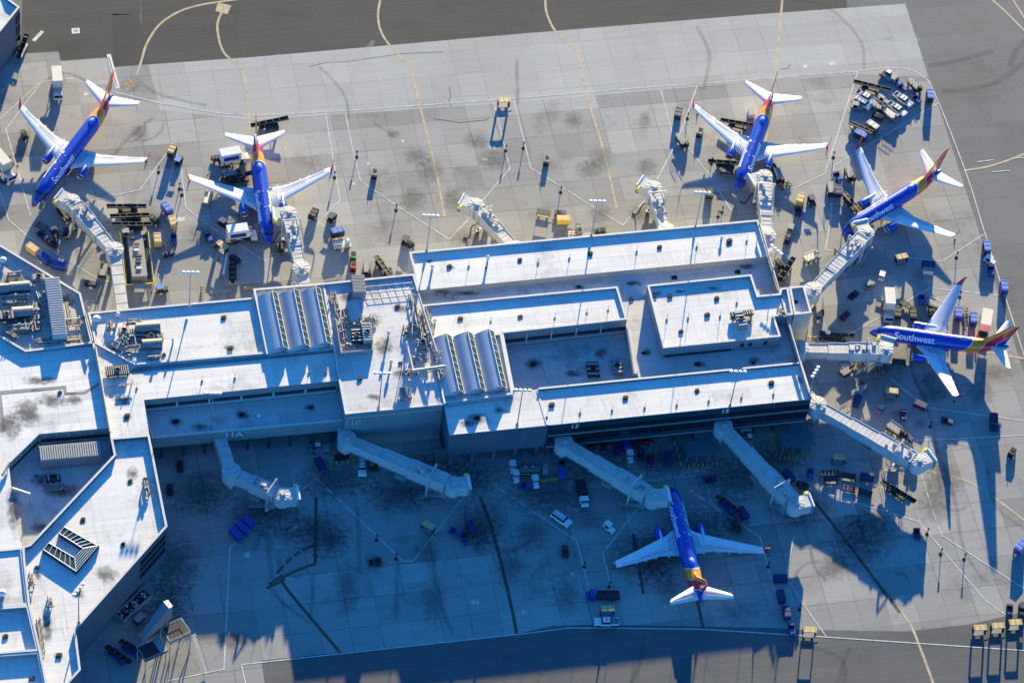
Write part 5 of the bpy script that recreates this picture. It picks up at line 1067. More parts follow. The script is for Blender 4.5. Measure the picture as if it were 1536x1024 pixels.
# ------------------------------------------------------------------ ground vehicles (local +x is forward)
def wheels(t, xs, y, r=.3, w=.22):
    for x in xs:
        for s in (-1, 1):
            m = MB(); m.tube((x, s*y-w/2, r), (x, s*y+w/2, r), r, M_TYRE, 12); m.tube((x, s*(y+w/2)-.01, r), (x, s*(y+w/2)+.02, r), r*.5, M_METAL, 8); m.build('wheel', t)
def V(name, cat): return thing(name, '', cat, (0, 0, 0))
def k_tug(body, canopy=None, seat=M_BLACK):
    t = V('baggage_tug', 'tug'); m = MB(); m.box((.75, 0, .75), (1.4, 1.35, .75), body, taper=.86, tx=.9); m.box((-.5, 0, .55), (1.8, 1.45, .4), body); m.box((-1.2, 0, .85), (.6, 1.4, .35), body); m.build('body', t)
    m = MB(); m.box((-.35, 0, .85), (.55, 1.2, .25), seat); m.box((-.68, 0, 1.15), (.15, 1.2, .55), seat); m.build('seat', t)
    m = MB(); m.tube((.05, .3, .9), (-.1, .3, 1.25), .03, M_BLACK, 5); m.lathe([(0, .17), (.04, .17)], (-.1, .3, 1.25), (-.4, 0, 1), M_BLACK, 10); m.build('steering_wheel', t)
    m = MB(); m.tube((-1.5, 0, .4), (-1.75, 0, .4), .06, M_METAL, 5); m.build('tow_hook', t)
    if canopy:
        m = MB()
        for x in (.2, -1.1):
            for s in (-.6, .6): m.tube((x, s, .8), (x, s, 1.95), .035, M_BLACK, 4)
        m.build('post', t); m = MB(); m.box((-.45, 0, 1.98), (1.7, 1.45, .08), canopy); m.build('canopy', t)
    m = MB()
    for s in (-.45, .45): m.box((1.44, s, .75), (.06, .22, .18), M_WHITE)
    m.build('headlight', t); wheels(t, (-1, .85), .62, .33); return t
def k_cart(body, top, closed=True, h=2.15, L_=3.1, W_=1.6):
    t = V('baggage_cart', 'cart'); m = MB(); m.box((0, 0, .5), (L_, W_, .14), M_GREY); m.box((0, 0, .4), (L_*.9, .3, .12), M_DARK); m.build('deck', t)
    m = MB()
    for x in (-L_/2+.04, L_/2-.04): m.box((x, 0, (h+.55)/2), (.08, W_, h-.55), body)
    m.build('end_panel', t)
    if closed:
        m = MB()
        for s in (-1, 1): m.box((0, s*(W_/2-.03), (h+.55)/2), (L_-.2, .04, h-.62), body if closed is True else closed)
        m.build('curtain', t)
    m = MB(); m.box((0, 0, h+.06), (L_+.15, W_+.15, .14), top, taper=.9, tx=.95); m.build('roof', t)
    m = MB()
    for x in (-.9, 0, .9): m.box((x*L_/2*.9, 0, h+.15), (.05, W_, .04), body)
    m.build('roof_rib', t)
    m = MB(); m.tube((L_/2, 0, .4), (L_/2+.9, 0, .35), .05, M_DARK, 5); m.build('tow_bar', t); wheels(t, (-L_*.33, L_*.33), W_/2-.15, .26); return t
def k_highcart(top):
    t = k_cart(M_DARK, top, closed=False, h=2.5, L_=2.9, W_=1.5); t.name = 'baggage_cart'; return t
def k_flat(col=M_DARK):
    t = V('cargo_dolly', 'dolly'); m = MB()
    for s in (-.75, 0, .75): m.box((0, s, .45), (3.2, .1, .14), col)
    for x in (-1.55, -.8, 0, .8, 1.55): m.box((x, 0, .47), (.1, 1.6, .1), col)
    m.build('deck', t); m = MB()
    for x in (-1.3, -.45, .45, 1.3): m.tube((x, -.7, .56), (x, .7, .56), .06, M_METAL, 6)
    m.build('roller', t); m = MB(); m.tube((1.6, 0, .4), (2.5, 0, .35), .05, M_DARK, 5); m.build('tow_bar', t); wheels(t, (-1, 1), .6, .24); return t
def k_belt(body, belt=M_BLACK, L_=7.6, up=1.5):
    t = V('belt_loader', 'belt loader'); m = MB(); m.box((-.3, 0, .7), (4.6, 1.7, .55), body); m.box((-1.7, .5, 1.1), (1.4, .75, .5), body); m.build('chassis', t)
    m = MB(); a = math.atan2(up, L_); m.box((0, -.15, 1.25+up/2), (L_, .95, .16), belt, ry=-a); m.build('belt', t)
    m = MB()
    for s in (-.68, .38): m.box((0, s, 1.33+up/2), (L_, .1, .34), M_DARK if belt is M_BLACK else M_METAL, ry=-a)
    m.build('side_rail', t); m = MB()
    for x in (-2.6, -1, .8, 2.4): m.tube((x, -.6, 1.55+up/2+x*math.tan(a)), (x, .35, 1.55+up/2+x*math.tan(a)), .05, M_GREY, 4)
    m.build('roller', t); m = MB(); m.tube((.9, -.5, .9), (2.4, -.5, 1.3+up*.8), .07, M_METAL, 5); m.tube((.9, .25, .9), (2.4, .25, 1.3+up*.8), .07, M_METAL, 5); m.build('lift_arm', t)
    m = MB(); m.box((-1.2, .65, 1.3), (.5, .5, .2), M_BLACK); m.build('seat', t); wheels(t, (-1.9, 1.5), .8, .36); return t
def k_push(body):
    t = V('pushback_tractor', 'pushback tractor'); m = MB(); m.box((0, 0, .75), (4.8, 2.3, .8), body, taper=.94, tx=.96); m.box((1.5, 0, 1.25), (1.5, 2.0, .3), body, taper=.9); m.build('body', t)
    m = MB(); m.box((-.5, .35, 1.45), (1.3, 1.1, .7), M_GLASS, taper=.85); m.build('cab_window', t); m = MB(); m.box((-.5, .35, 1.84), (1.2, 1.1, .08), M_WHITE); m.build('cab_roof', t)
    m = MB()
    for k in range(6): m.box((-1.9+.18*k, 0, 1.18), (.08, 1.4, .06), M_DARK)
    m.build('grille', t); wheels(t, (-1.5, 1.5), 1.0, .5, .35); return t
def k_pick(body, bed=M_GREY):
    t = V('pickup_truck', 'pickup truck'); m = MB(); m.box((1.9, 0, .85), (1.5, 1.85, .6), body, taper=.92, tx=.94); m.box((0, 0, .8), (2.4, 1.9, .65), body); m.box((-1.9, 0, .78), (2.0, 1.9, .12), bed)
    for s in (-.9, .9): m.box((-1.95, s, 1.0), (1.9, .1, .5), body)
    m.box((-2.85, 0, 1.0), (.1, 1.9, .5), body); m.build('body', t)
    m = MB(); m.box((0, 0, 1.4), (2.2, 1.75, .6), M_GLASS, taper=.82, tx=.72); m.build('window', t); m = MB(); m.box((-.02, 0, 1.73), (1.62, 1.46, .08), body); m.box((-.1, 0, 1.8), (.2, 1.0, .1), M_YEL); m.build('roof', t)
    m = MB(); m.box((-1.6, 0, 1.15), (.6, 1.6, .5), M_GREY); m.build('tool_box', t)
    m = MB()
    for s in (-.7, .7): m.box((2.66, s, .9), (.06, .35, .2), M_FRAME)
    m.build('headlight', t); wheels(t, (-1.9, 1.7), .85, .38, .26); return t
def k_suv(body):
    t = V('utility_van', 'car'); m = MB(); m.box((0, 0, .85), (4.9, 1.95, .75), body, taper=.96, tx=.98); m.build('body', t); m = MB(); m.box((-.55, 0, 1.5), (3.5, 1.8, .6), M_GLASS, taper=.84, tx=.84); m.build('window', t)
    m = MB(); m.box((-.6, 0, 1.84), (2.9, 1.5, .09), body); m.build('roof', t); m = MB()
    for s in (-.6, .6): m.tube((-1.9, s, 1.95), (.7, s, 1.95), .04, M_BLACK, 5)
    for x in (-1.6, -.6, .4): m.tube((x, -.6, 1.95), (x, .6, 1.95), .035, M_BLACK, 5)
    m.build('roof_rack', t); wheels(t, (-1.5, 1.5), .88, .38, .26); return t
def k_cater(box, stripe, hb=2.6, z0=2.5, L_=5.0):
    t = V('catering_truck', 'truck'); m = MB(); m.box((0, 0, .8), (7.2, 1.6, .35), M_DARK); m.build('chassis', t)
    m = MB(); m.box((3.1, 0, 1.45), (1.6, 2.2, 1.6), M_WHITE, taper=.9, tx=.82); m.build('cab', t); m = MB(); m.box((3.35, 0, 1.75), (1.2, 2.0, .7), M_GLASS, taper=.9, tx=.85); m.build('windscreen', t)
    m = MB(); m.box((-.9, 0, z0+hb/2), (L_, 2.45, hb), box); m.build('cargo_box', t); m = MB()
    for s in (-1, 1): m.box((-.9, s*1.24, z0+hb*.42), (L_*.75, .03, hb*.5), stripe)
    m.build('side_panel', t); m = MB()
    for s in (-.8, .8): m.tube((-2.5, s, .9), (.8, s, z0), .1, M_METAL, 5); m.tube((.8, s, .9), (-2.5, s, z0), .1, M_METAL, 5)
    m.build('scissor_lift', t); m = MB(); m.box((2.1, 0, z0+.05), (1.4, 2.3, .12), M_METAL)
    for s in (-1.1, 1.1): m.tube((1.5, s, z0+1), (2.8, s, z0+1), .04, M_YEL, 4); m.tube((2.8, s, z0), (2.8, s, z0+1), .04, M_YEL, 4)
    m.build('platform', t); wheels(t, (-2.4, -1.5, 2.6), .95, .45, .3); return t
def k_flatbed(cab):
    t = V('flatbed_truck', 'truck'); m = MB(); m.box((-1, 0, .95), (5.0, 2.3, .2), M_DARK); m.box((0, 0, .7), (7, 1.2, .25), M_BLACK)
    for s in (-1.1, 1.1): m.box((-1, s, 1.15), (5.0, .06, .3), M_BLACK)
    m.build('bed', t); m = MB(); m.box((2.5, 0, 1.35), (1.5, 2.1, 1.3), cab, taper=.9, tx=.85); m.box((3.5, 0, 1.0), (1.1, 1.8, .6), cab, taper=.9); m.build('cab', t)
    m = MB(); m.box((2.75, 0, 1.65), (1.2, 1.95, .45), M_GLASS, taper=.9, tx=.85); m.build('windscreen', t); wheels(t, (-2.2, -1.2, 3.2), .95, .45, .28); return t
def k_gpu(body):
    t = V('ground_power_unit', 'power unit'); m = MB(); m.box((0, 0, .95), (2.2, 1.5, 1.0), body, taper=.92); m.box((-1.3, 0, .5), (.8, 1.3, .2), M_DARK); m.build('housing', t)
    m = MB(); m.box((.3, 0, 1.48), (1.0, 1.0, .08), M_BLACK); m.tube((-.7, .3, 1.4), (-.7, .3, 1.8), .08, M_METAL, 6); m.build('vent', t)
    m = MB(); p = None
    for k in range(9):
        q = Vector((-1.5-.2*math.cos(k), math.sin(k*.9)*.6, .7+.05*k)); 
        if p: m.tube(p, q, .07, M_BLACK, 5)
        p = q
    m.build('cable', t); m = MB(); m.tube((1.1, 0, .4), (2.2, .1, .3), .05, M_DARK, 5); m.build('tow_bar', t); wheels(t, (-.8, .8), .6, .3); return t
def k_loader(body, deck=M_GREY):
    t = V('service_loader', 'loader'); m = MB(); m.box((0, 0, .8), (4.2, 1.9, .5), body); m.box((1.5, .5, 1.4), (1.0, .9, .9), body, taper=.9); m.build('chassis', t)
    m = MB(); m.box((-.4, -.1, 1.5), (3.6, 1.7, .12), deck); m.build('platform', t); m = MB()
    for s in (-.9, .75):
        m.tube((-2.1, s, 2.3), (1.2, s, 2.3), .05, M_METAL, 4)
        for x in (-2.1, -1, .1, 1.2): m.tube((x, s, 1.5), (x, s, 2.3), .05, M_METAL, 4)
    m.build('handrail', t); m = MB(); m.box((1.7, .5, 1.65), (.7, .8, .35), M_GLASS, taper=.9); m.build('cab_window', t); wheels(t, (-1.4, 1.4), .85, .4, .28); return t
def k_tank(body):
    t = V('tank_truck', 'truck'); m = MB(); m.box((0, 0, .8), (6.5, 1.4, .3), M_DARK); m.box((2.6, 0, 1.45), (1.4, 2.1, 1.4), M_GREY, taper=.9, tx=.85); m.build('chassis', t)
    m = MB(); m.loft([[(x, 1.05*r*math.cos(k*math.pi/8), 1.75+.85*r*math.sin(k*math.pi/8)) for k in range(16)] for x, r in ((-3.2, .7), (-3, 1), (1.4, 1), (1.6, .7))], body, cap0=True, cap1=True); m.build('tank', t)
    m = MB()
    for x in (-2, -.3): m.lathe([(0, .3), (.2, .3), (.25, .01)], (x, 0, 2.58), (0, 0, 1), M_METAL, 10)
    m.build('manhole', t); m = MB(); m.tube((-3.2, -1.2, 1.2), (1.6, -1.2, 1.2), .08, M_YEL, 5); m.build('handrail', t); wheels(t, (-2.2, -1.2, 2.4), .9, .45, .28); return t
def k_box(col):
    t = V('equipment_box', 'container'); m = MB(); m.box((0, 0, .85), (2.4, 1.5, 1.3), col, taper=.97); m.build('body', t); m = MB(); m.box((0, 0, 1.54), (2.5, 1.6, .08), M_GREY); m.build('lid', t); m = MB()
    for x in (-.9, .9): m.box((x, 0, .1), (.2, 1.5, .2), M_DARK)
    m.build('foot', t); return t
def k_rack(col=M_METAL):
    t = V('barrier_rack', 'barrier'); m = MB()
    for z in (.4, 1.1): m.tube((-2.2, 0, z), (2.2, 0, z), .06, col, 5)
    m.build('rail', t); m = MB()
    for k in range(6): x = -2.2+.88*k; m.tube((x, 0, 0), (x, 0, 1.15), .06, col, 5); m.box((x, 0, .05), (.12, .8, .08), M_DARK)
    m.build('post', t); return t
KIND = {}
def kind(k, f): KIND[k] = [f, None]
kind('tugB', lambda: k_tug(M_BLUE)); kind('tugD', lambda: k_tug(M_DARK, M_DBLUE)); kind('tugW', lambda: k_tug(M_WHITE, M_WHITE)); kind('tugG', lambda: k_tug(M_GREY, M_GREY)); kind('tugN', lambda: k_tug(M_DBLUE)); kind('tugR', lambda: k_tug(M_DBLUE, None, M_MAROON)); kind('tugT', lambda: k_tug(M_DARK, M_GBLUE))
kind('carB', lambda: k_cart(M_BLUE, M_BLUE)); kind('carG', lambda: k_cart(M_BLUE, M_GBLUE, h=2.4)); kind('carT', lambda: k_cart(M_TAN, M_TAN)); kind('carY', lambda: k_cart(M_YEL, M_TAN)); kind('carK', lambda: k_cart(M_BLACK, M_DARK, closed=False, h=1.5)); kind('carN', lambda: k_cart(M_DBLUE, M_DBLUE, h=1.8)); kind('carM', lambda: k_cart(M_MAROON, M_CREAM, h=2.4)); kind('carP', lambda: k_cart(M_DARK, M_GBLUE, h=2.4))
kind('high', lambda: k_highcart(M_TAN)); kind('flat', k_flat); kind('beltK', lambda: k_belt(M_DARK)); kind('beltB', lambda: k_belt(M_BLUE)); kind('beltL', lambda: k_belt(M_DARK, L_=9.5, up=1.0)); kind('beltY', lambda: k_belt(M_CREAM, M_BLACK, L_=7.0))
kind('push', lambda: k_push(M_DBLUE)); kind('pushG', lambda: k_push(M_GREY)); kind('pick', lambda: k_pick(M_WHITE)); kind('pickG', lambda: k_pick(M_GREY)); kind('suv', lambda: k_suv(M_WHITE)); kind('suvK', lambda: k_suv(M_DBLUE))
kind('cat', lambda: k_cater(M_WHITE, M_BLUE)); kind('catC', lambda: k_cater(M_CREAM, M_CREAM)); kind('fbW', lambda: k_flatbed(M_WHITE)); kind('fbB', lambda: k_flatbed(M_BLUE)); kind('gpu', lambda: k_gpu(M_GREY)); kind('gpuK', lambda: k_gpu(M_DARK)); kind('gpuG', lambda: k_gpu(M_GREEN)); kind('gpuR', lambda: k_gpu(M_RED))
kind('ldr', lambda: k_loader(M_DARK)); kind('ldrW', lambda: k_loader(M_WHITE, M_CREAM)); kind('ldrT', lambda: k_loader(M_GREY, M_CREAM)); kind('tank', lambda: k_tank(M_DGREEN)); kind('box', lambda: k_box(M_GREY)); kind('boxW', lambda: k_box(M_WHITE)); kind('boxB', lambda: k_box(M_DBLUE)); kind('rack', k_rack); kind('rackY', lambda: k_rack(M_YEL))
VEH = []
def add(s):
    for ln in s.strip().split('\n'):
        p = ln.split('|'); k, x, y, a = p[0].split(); VEH.append((k, float(x), float(y), float(a), p[1].strip(), p[2].strip() if len(p) > 2 else None))
add('''catC 86 132 85|cream roofed high lift truck standing alone left of the top left jet tail
beltY 33 74 -65|slim pale belt loader at the foot of the glass walled corner building
gpuK 37 203 70|dark power unit under the left wing of the top left jet
high 258 230 -62|tan canopy cart between the first two jets, at the line corner
tugT 268 241 -60|small tug in front of the tan canopy cart between the first two jets
catC 6 256 50|cream box truck cut by the left border below the dark power unit
flat 14 240 60|dark dolly rack at the left border beside the cream box truck
tugN 64 353 40|dark blue tug, leftmost of the cluster in the shadow of the top left bridge
tugD 83 350 60|dark tug with a roof, rightmost of the cluster under the top left bridge
gpuK 80 366 30|dark power unit below the tug cluster under the top left bridge
carT 49 376 35|tan closed cart, first of three in a row along the plant roof wall
carB 67 390 42|blue closed cart, second of three in a row along the plant roof wall
carB 88 401 12|blue closed cart, last of three in a row, turned level, along the plant roof wall
beltL 190 314 176|top one of three long black belt loaders parked side by side
beltL 195 328 174|middle one of three long black belt loaders parked side by side
beltL 198 341 176|bottom one of three long black belt loaders parked side by side
tugG 191 350 -5|small pale tug tucked below the three long belt loaders
carG 250 316 52|faded blue topped cart near the head of the train right of the three belt loaders
carT 259 336 72|tan closed cart with its end raised in the train right of the belt loaders
carY 236 362 84|yellow bodied cart standing alone right of the fenced loading dock
tugB 261 358 88|blue tug in the shadow below the tan cart near the fenced loading dock
gpuK 232 330 50|dark power unit between the belt loaders and the blue topped cart
tugR 253 380 -22|dark blue tug with a red seat below the yellow cart
tugT 243 434 -8|dark tug near the light mast on the white plant deck
ldrT 311 297 -70|pale narrow loader left of the second jet wing, throwing a long shadow
tugB 313 355 60|blue tug at the head of the train left of the second jet nose
flat 329 370 38|empty dolly, second of the train left of the second jet nose
high 333 374 38|tan topped cart, middle of the train left of the second jet nose
tugR 354 388 45|dark blue tug with red seat, ending the train by the second jet
beltL 349 410 88|long black belt loader standing upright in the picture beside the white beam
tugD 336 336 30|dark tug at the left of the catering truck by the second jet
cat 361 358 -8|white catering truck with blue side panel at the nose of the second jet
cat 350 243 -10|white box truck with blue side behind the left wing of the second jet
ldr 348 262 -5|dark loader under the body of the second jet, below the white box truck
beltK 360 268 -8|belt loader reaching the rear hold of the second jet
flat 346 253 80|dark dolly left of the dark loader at the second jet
beltL 404 186 -8|long black belt loader right behind the tail of the second jet
carK 408 192 -6|low black cart just under the belt loader behind the second jet tail
carP 506 351 -12|faded blue cart left of centre, right of the second jet bridge
ldrW 513 367 -8|pale loader directly below the faded blue cart near the second jet bridge
tugD 498 326 -50|dark tug on the white line above the faded blue cart
gpuG 530 384 -85|green machine with a tall housing in front of the central block
gpuR 530 399 -85|red machine directly below the green one
ldr 551 404 90|dark framed loader right of the red machine
beltK 574 402 60|dark belt loader leaning right, beside the end wall of the north wing
tugN 136 425 10|dark tug half hidden below the second jet nose
tugD 608 360 -70|dark tug at the corner of the north wing roof
gpuK 614 366 40|dark blue power unit at the corner of the north wing, upper right of the pair
gpu 562 260 -80|grey power unit alone between the second jet and the left empty stand
high 755 157 -5|tan canopy cart standing quite alone at the top middle, with an arched shadow
carK 815 321 10|low black cart with long legs left of the yellow cart by the north wing
tugN 841 319 4|dark blue tug behind the yellow cart by the north wing
carY 844 332 0|yellow cart by the north wing between the two empty bridges
rack 860 349 0|grey barrier rack right below the yellow cart by the north wing
gpu 869 345 80|small grey equipment stand behind the barrier racks
rack 875 352 -5|second barrier rack along the north wing edge
gpuK 902 347 0|black block shaped unit at the north wing edge near the lamp mast
carK 1064 291 88|black upright cart left of the third jet bridge
gpu 820 240 -80|grey power unit alone between the two empty stands
carN 1017 172 -75|dark blue closed cart left of the third jet wing
ldr 1023 212 60|dark loader on the white line left of the third jet
gpu 1050 198 -70|grey power unit under the left wing tip of the third jet
beltL 1108 188 14|long belt loader at the rear left of the third jet body
boxW 1127 170 80|small white crate behind the left wing of the third jet
beltL 1090 247 8|long belt loader at the front hold of the third jet
carK 1090 258 8|black cart below the front belt loader of the third jet
ldr 1168 265 70|dark wiry loader right of the third jet bridge
pushG 1334 114 30|grey tractor at the top of the parked service vehicles
tugB 1346 123 35|blue tug, upper one of the blue pair in the vehicle park
tugB 1354 131 35|blue tug, lower one of the blue pair in the vehicle park
beltL 1307 132 18|long belt loader lying across the top left of the vehicle park
pick 1299 146 30|white truck at the left of the vehicle park, upper of two
suv 1294 155 30|white van at the left of the vehicle park, lower of two
tugG 1285 160 10|grey tug on the white line at the left of the vehicle park
ldr 1316 160 32|dark loader in the middle of the vehicle park
pick 1355 150 35|white pickup truck, upper right of the matching pair in the vehicle park
pick 1346 164 35|white pickup truck, lower left of the matching pair in the vehicle park
ldrT 1336 173 35|flat topped pale loader left below the two white pickups
ldr 1372 129 50|dark loader at the right of the blue pair in the vehicle park
tugB 1375 148 45|blue tug right of the two white pickups
carP 1394 147 85|faded blue cart at the right edge of the vehicle park
gpuK 1318 176 30|dark power unit under the flat topped loader
beltY 1291 196 32|slim pale belt loader below the vehicle park
carM 1308 193 35|maroon sided cart with a pale top right of the slim belt loader
carP 1290 206 28|pale topped cart at the wing tip of the fourth jet
tugG 1325 150 35|grey tug between the belt loader and the pickups
tugB 1257 264 60|blue tug left of the fourth jet wing
ldr 1275 262 70|dark loader left of the fourth jet wing, beside the blue tug
carN 1257 288 85|dark cart in the shadow below the blue tug left of the fourth jet
beltK 1277 307 55|dark belt loader at the nose of the fourth jet
carY 1200 302 -68|yellow cart right of the third jet bridge
tugD 1218 302 65|dark tug with a roof next to the yellow cart by the third jet bridge
tugN 1198 318 80|dark blue tug in the shade below the yellow cart
tugG 1186 342 -72|grey tug, upper one of the pair right of the north wing end
tugR 1181 358 -75|dark tug with red seat, lower one of the pair right of the north wing end
ldrT 1218 386 -22|framed pale loader between the north wing and the diagonal bridge
beltK 1178 408 -55|dark belt loader leaning against the east wall
gpuK 1170 397 60|small dark unit beside the leaning belt loader at the east wall
high 1351 391 -12|tan canopy cart below the fourth jet
tugW 1323 413 -72|white tug alone in the shade below the diagonal bridge
tugG 1304 427 -30|grey tug trailing left below the white tug
tugN 1280 442 -40|dark tug between the grey tug and the corner room
tugR 1267 473 -45|dark tug with a red seat near the fifth jet nose
carN 1392 399 5|dark blue cart with a pale crate right below the fourth jet wing
boxW 1392 406 5|pale crate standing at the dark blue cart
catC 1331 464 85|cream topped catering truck at the nose of the fifth jet
carK 1346 470 88|open black cart right of the catering truck, left one
carK 1359 460 35|open black cart tilted behind the two others at the fifth jet
carK 1369 472 85|open black cart left of the fifth jet engine
tugB 1383 449 85|blue tug in the shadow left of the fifth jet wing
ldr 1404 458 20|dark loader tucked behind the fifth jet upper wing
carP 1479 375 80|faded blue cart at the right edge line, below the fourth jet
tugW 1485 391 30|white tug right behind the faded blue cart at the edge line
tugB 1487 405 80|blue tug in the shade below the white one at the edge line
carG 1505 434 82|blue cart standing alone on the right edge line
carG 1436 474 88|blue cart, left one behind the fifth jet wing
rack 1447 480 85|thin rack between the two blue carts behind the fifth jet wing
carG 1459 482 88|blue cart, right one behind the fifth jet wing
catC 1476 487 -82|cream box truck standing at the tail of the fifth jet
push 1244 504 8|dark blue tractor above the level boarding bridge
beltK 1256 507 8|dark belt loader above the level boarding bridge
ldr 1229 463 85|dark wiry loader at the foot of the corner room
tugG 1228 478 85|grey tug below the wiry loader at the corner room
rackY 1222 504 10|yellow railing at the foot of the corner room
high 1336 592 8|tan topped cart below the level boarding bridge
tugG 1322 612 -50|grey tug left below the tan topped cart
tugR 1355 622 85|tug with red seat right of the grey tug, above the loaded flatbed
ldr 1343 645 35|long dark loader beside the upper side of the long sunlit bridge
tugN 1362 655 35|dark tug at the lower end of the long dark loader
carN 1380 609 25|dark blue cart in the shade of the fifth jet, on the line
tugN 1421 631 15|dark tug further right in the shade of the fifth jet
suvK 1491 633 88|dark car standing in the sun at the right edge of the fin shadow
gpuK 1518 678 -60|dark wiry unit alone at the right border
carN 1285 603 -70|dark blue cart under the start of the long sunlit bridge
high 1257 691 6|tan topped cart, topmost of the group below the long sunlit bridge
tugB 1216 710 85|blue tug at the left of the cart group below the long bridge
carN 1183 715 50|dark blue cart beside the bridge under sign 15
flat 1241 708 -2|first empty dolly of the row below the long sunlit bridge
flat 1252 708 -2|second empty dolly of the row below the long sunlit bridge
carK 1246 720 -2|black low cart in the left column of the row below the bridge
carK 1272 716 10|black low cart, middle of the row below the long bridge
flat 1275 731 10|empty dolly under the middle black cart
carN 1300 717 5|dark blue cart at the right of the row below the long bridge
carK 1297 741 18|black low cart at the lower right of the row
beltL 1347 740 35|long black belt loader in the sun beside the large shadow
tugN 1376 800 80|dark tug at the right corner of the large shadow
suv 842 778 35|white estate car with a roof rack in the deep shade
tugW 914 791 42|white nosed tug left of the lower jet engine
fbW 873 738 78|flatbed truck with a white cab in the deep shade
fbB 906 893 180|flatbed truck with a blue cab left of the lower jet tail
high 910 918 0|tan topped cart between the flatbed truck and the white pickup
pick 909 932 180|white pickup truck on the apron edge line, left of the lower jet tail
gpuK 848 828 85|dark power unit alone in the shade right of the white car
beltB 1092 760 42|blue belt loader right of the lower jet nose
tugR 1066 718 -15|dark tug with red seat in front of the left green canopy
carN 1114 771 55|dark blue cart left of the bridge under sign 15
high 642 793 30|tan topped cart under the 11B boarding bridge tip
tugB 683 796 20|blue tug right of the tan topped cart in the shade
tugN 697 806 80|dark blue tug below the blue tug in the shade
carN 706 792 70|dark blue cart at the foot of the diagonal line in the shade
carB 372 785 45|blue cart, top right of the diagonal row of three in the shade
carB 363 794 45|blue cart, middle of the diagonal row of three in the shade
carB 354 803 45|blue cart, bottom left of the diagonal row of three in the shade
gpuK 565 842 0|dark power unit on the stained concrete at the lower left
suv 543 700 88|white van nose down under the 11B bridge
ldr 560 694 85|dark loader right of the white van under the 11B bridge
carN 480 697 60|dark blue cart left of the yellow legged group under the 11B wall
tank 800 706 0|dark green tank truck in the shade below the grey box
tugW 769 701 80|white roofed tug at the upper left of the tank truck
tugW 774 715 80|white roofed tug at the lower left of the tank truck
tugW 803 723 75|white roofed tug below the tank truck
tugB 788 728 0|blue tug below the tank truck, between two white roofed tugs
tugB 843 697 85|blue tug right of the tank truck, upper
carB 843 712 85|blue cart right of the tank truck, lower
rackY 826 719 -10|yellow railing at the lower right of the tank truck
carB 939 668 85|blue cart nose in at the glass facade between the two gates
tugW 945 685 80|white roofed tug below the blue cart at the glass facade
tugD 962 683 85|dark tug in the facade row, third from left
carK 955 664 85|black cart in the facade row, by the wall
gpuR 970 660 85|reddish unit in the facade row, at its right end
tugN 976 690 85|dark blue tug in the facade row, rightmost
gpuR 885 668 80|reddish unit alone at the facade near gate 13
rack 910 670 0|grey barrier at the facade left of the parked row
boxW 1119 642 0|white oval topped crate below the glass facade right of gate 15
pushG 1122 660 80|grey tractor in the shade below the white crate
pushG 480 672 0|grey tractor by the recessed wall under the 11A court
gpuK 255 735 88|dark unit in the shade left of the 11A bridge
tugN 1515 914 90|blue tug at the lower right, above the row of tall tan carts
tugD 1533 914 90|dark tug at the lower right border
carG 1529 823 -50|pale blue topped cart at the right border
high 1468 947 -3|tall tan canopy cart, first from the left of the row at the lower right border
high 1495 944 -3|tall tan canopy cart, second of the row at the lower right border
high 1521 939 -3|tall tan canopy cart, third of the row at the lower right border
high 1213 950 3|tall tan canopy cart alone at the bottom, with an open frame shadow
tugB 1188 943 80|blue tug left of the lone tan canopy cart at the bottom
carN 1170 869 0|dark blue cart, top of the column of three at the shadow edge
carN 1171 896 78|dark blue cart, middle of the column of three at the shadow edge
carN 1179 920 78|dark blue cart, bottom of the column of three at the shadow edge
beltB 178 985 40|long blue belt loader in the dark corner beside the pier
beltB 200 975 35|second blue belt loader behind the stair tower, in the dark corner
boxB 209 928 -42|dark blue box between the debris container and the stair tower
rackY 380 432 0|yellow railing along the edge of the white plant deck
rack 330 437 -4|grey barrier along the north edge of the white plant deck
rackY 303 438 90|yellow post frame near the edge of the white plant deck
ldr 155 405 -80|wiry loader beside the fixed walkway of the top left bridge
rack 148 440 -70|ladder like rack lying beside the fixed walkway
boxW 209 432 0|white truck cab sized box at the lower end of the fenced dock
gpuK 1105 790 70|dark unit in the shade right of the lower jet engine
ldr 1290 585 -60|wiry loader in the light patches under the east facade corner
tugG 1368 700 30|grey tug under the cab of the long sunlit bridge
flat 338 270 20|dark dolly under the left wing root of the second jet
gpuK 327 238 10|dark power unit left of the white box truck at the second jet
gpuK 1160 252 60|dark power unit at the right wing root of the third jet
flat 1178 277 -20|empty dolly right of the third jet bridge head
boxB 1301 312 -30|dark blue crate beside the nose of the fourth jet
ldr 1247 285 80|dark loader left of the column of carts by the fourth jet
carK 1348 545 5|low black cart under the lower side of the level bridge
flat 1322 551 -8|empty dolly below the level boarding bridge cab
gpuK 1296 548 10|dark power unit under the middle of the level boarding bridge
ldr 1272 556 -30|wiry loader under the left part of the level boarding bridge
gpuK 905 668 80|dark power unit in the facade row, left of the grey barrier
carN 925 674 85|dark blue cart in the facade row, left of the bright blue cart
carN 1002 688 80|dark blue cart left of the left green canopy
gpuK 1205 728 30|dark power unit left below the blue tug of the cart group
tugD 100 352 80|dark tug beside the lift frame of the top left bridge
flat 62 338 30|empty dolly above the tug cluster under the top left bridge
beltK 96 322 60|dark belt loader under the cab of the top left bridge
gpuK 420 372 80|dark power unit under the second boarding bridge
carK 470 322 -60|black cart on the line right of the second boarding bridge
carK 583 412 80|black cart at the corner between the central block and the north wing
tugD 748 350 40|dark tug under the left empty bridge
gpuK 988 322 70|dark power unit under the right empty bridge
gpuK 1398 470 85|dark power unit left of the fifth jet upper wing root
flat 1448 466 85|empty dolly between the blue carts and the fifth jet upper wing
boxB 4 268 40|dark blue crate at the left border below the cream box truck
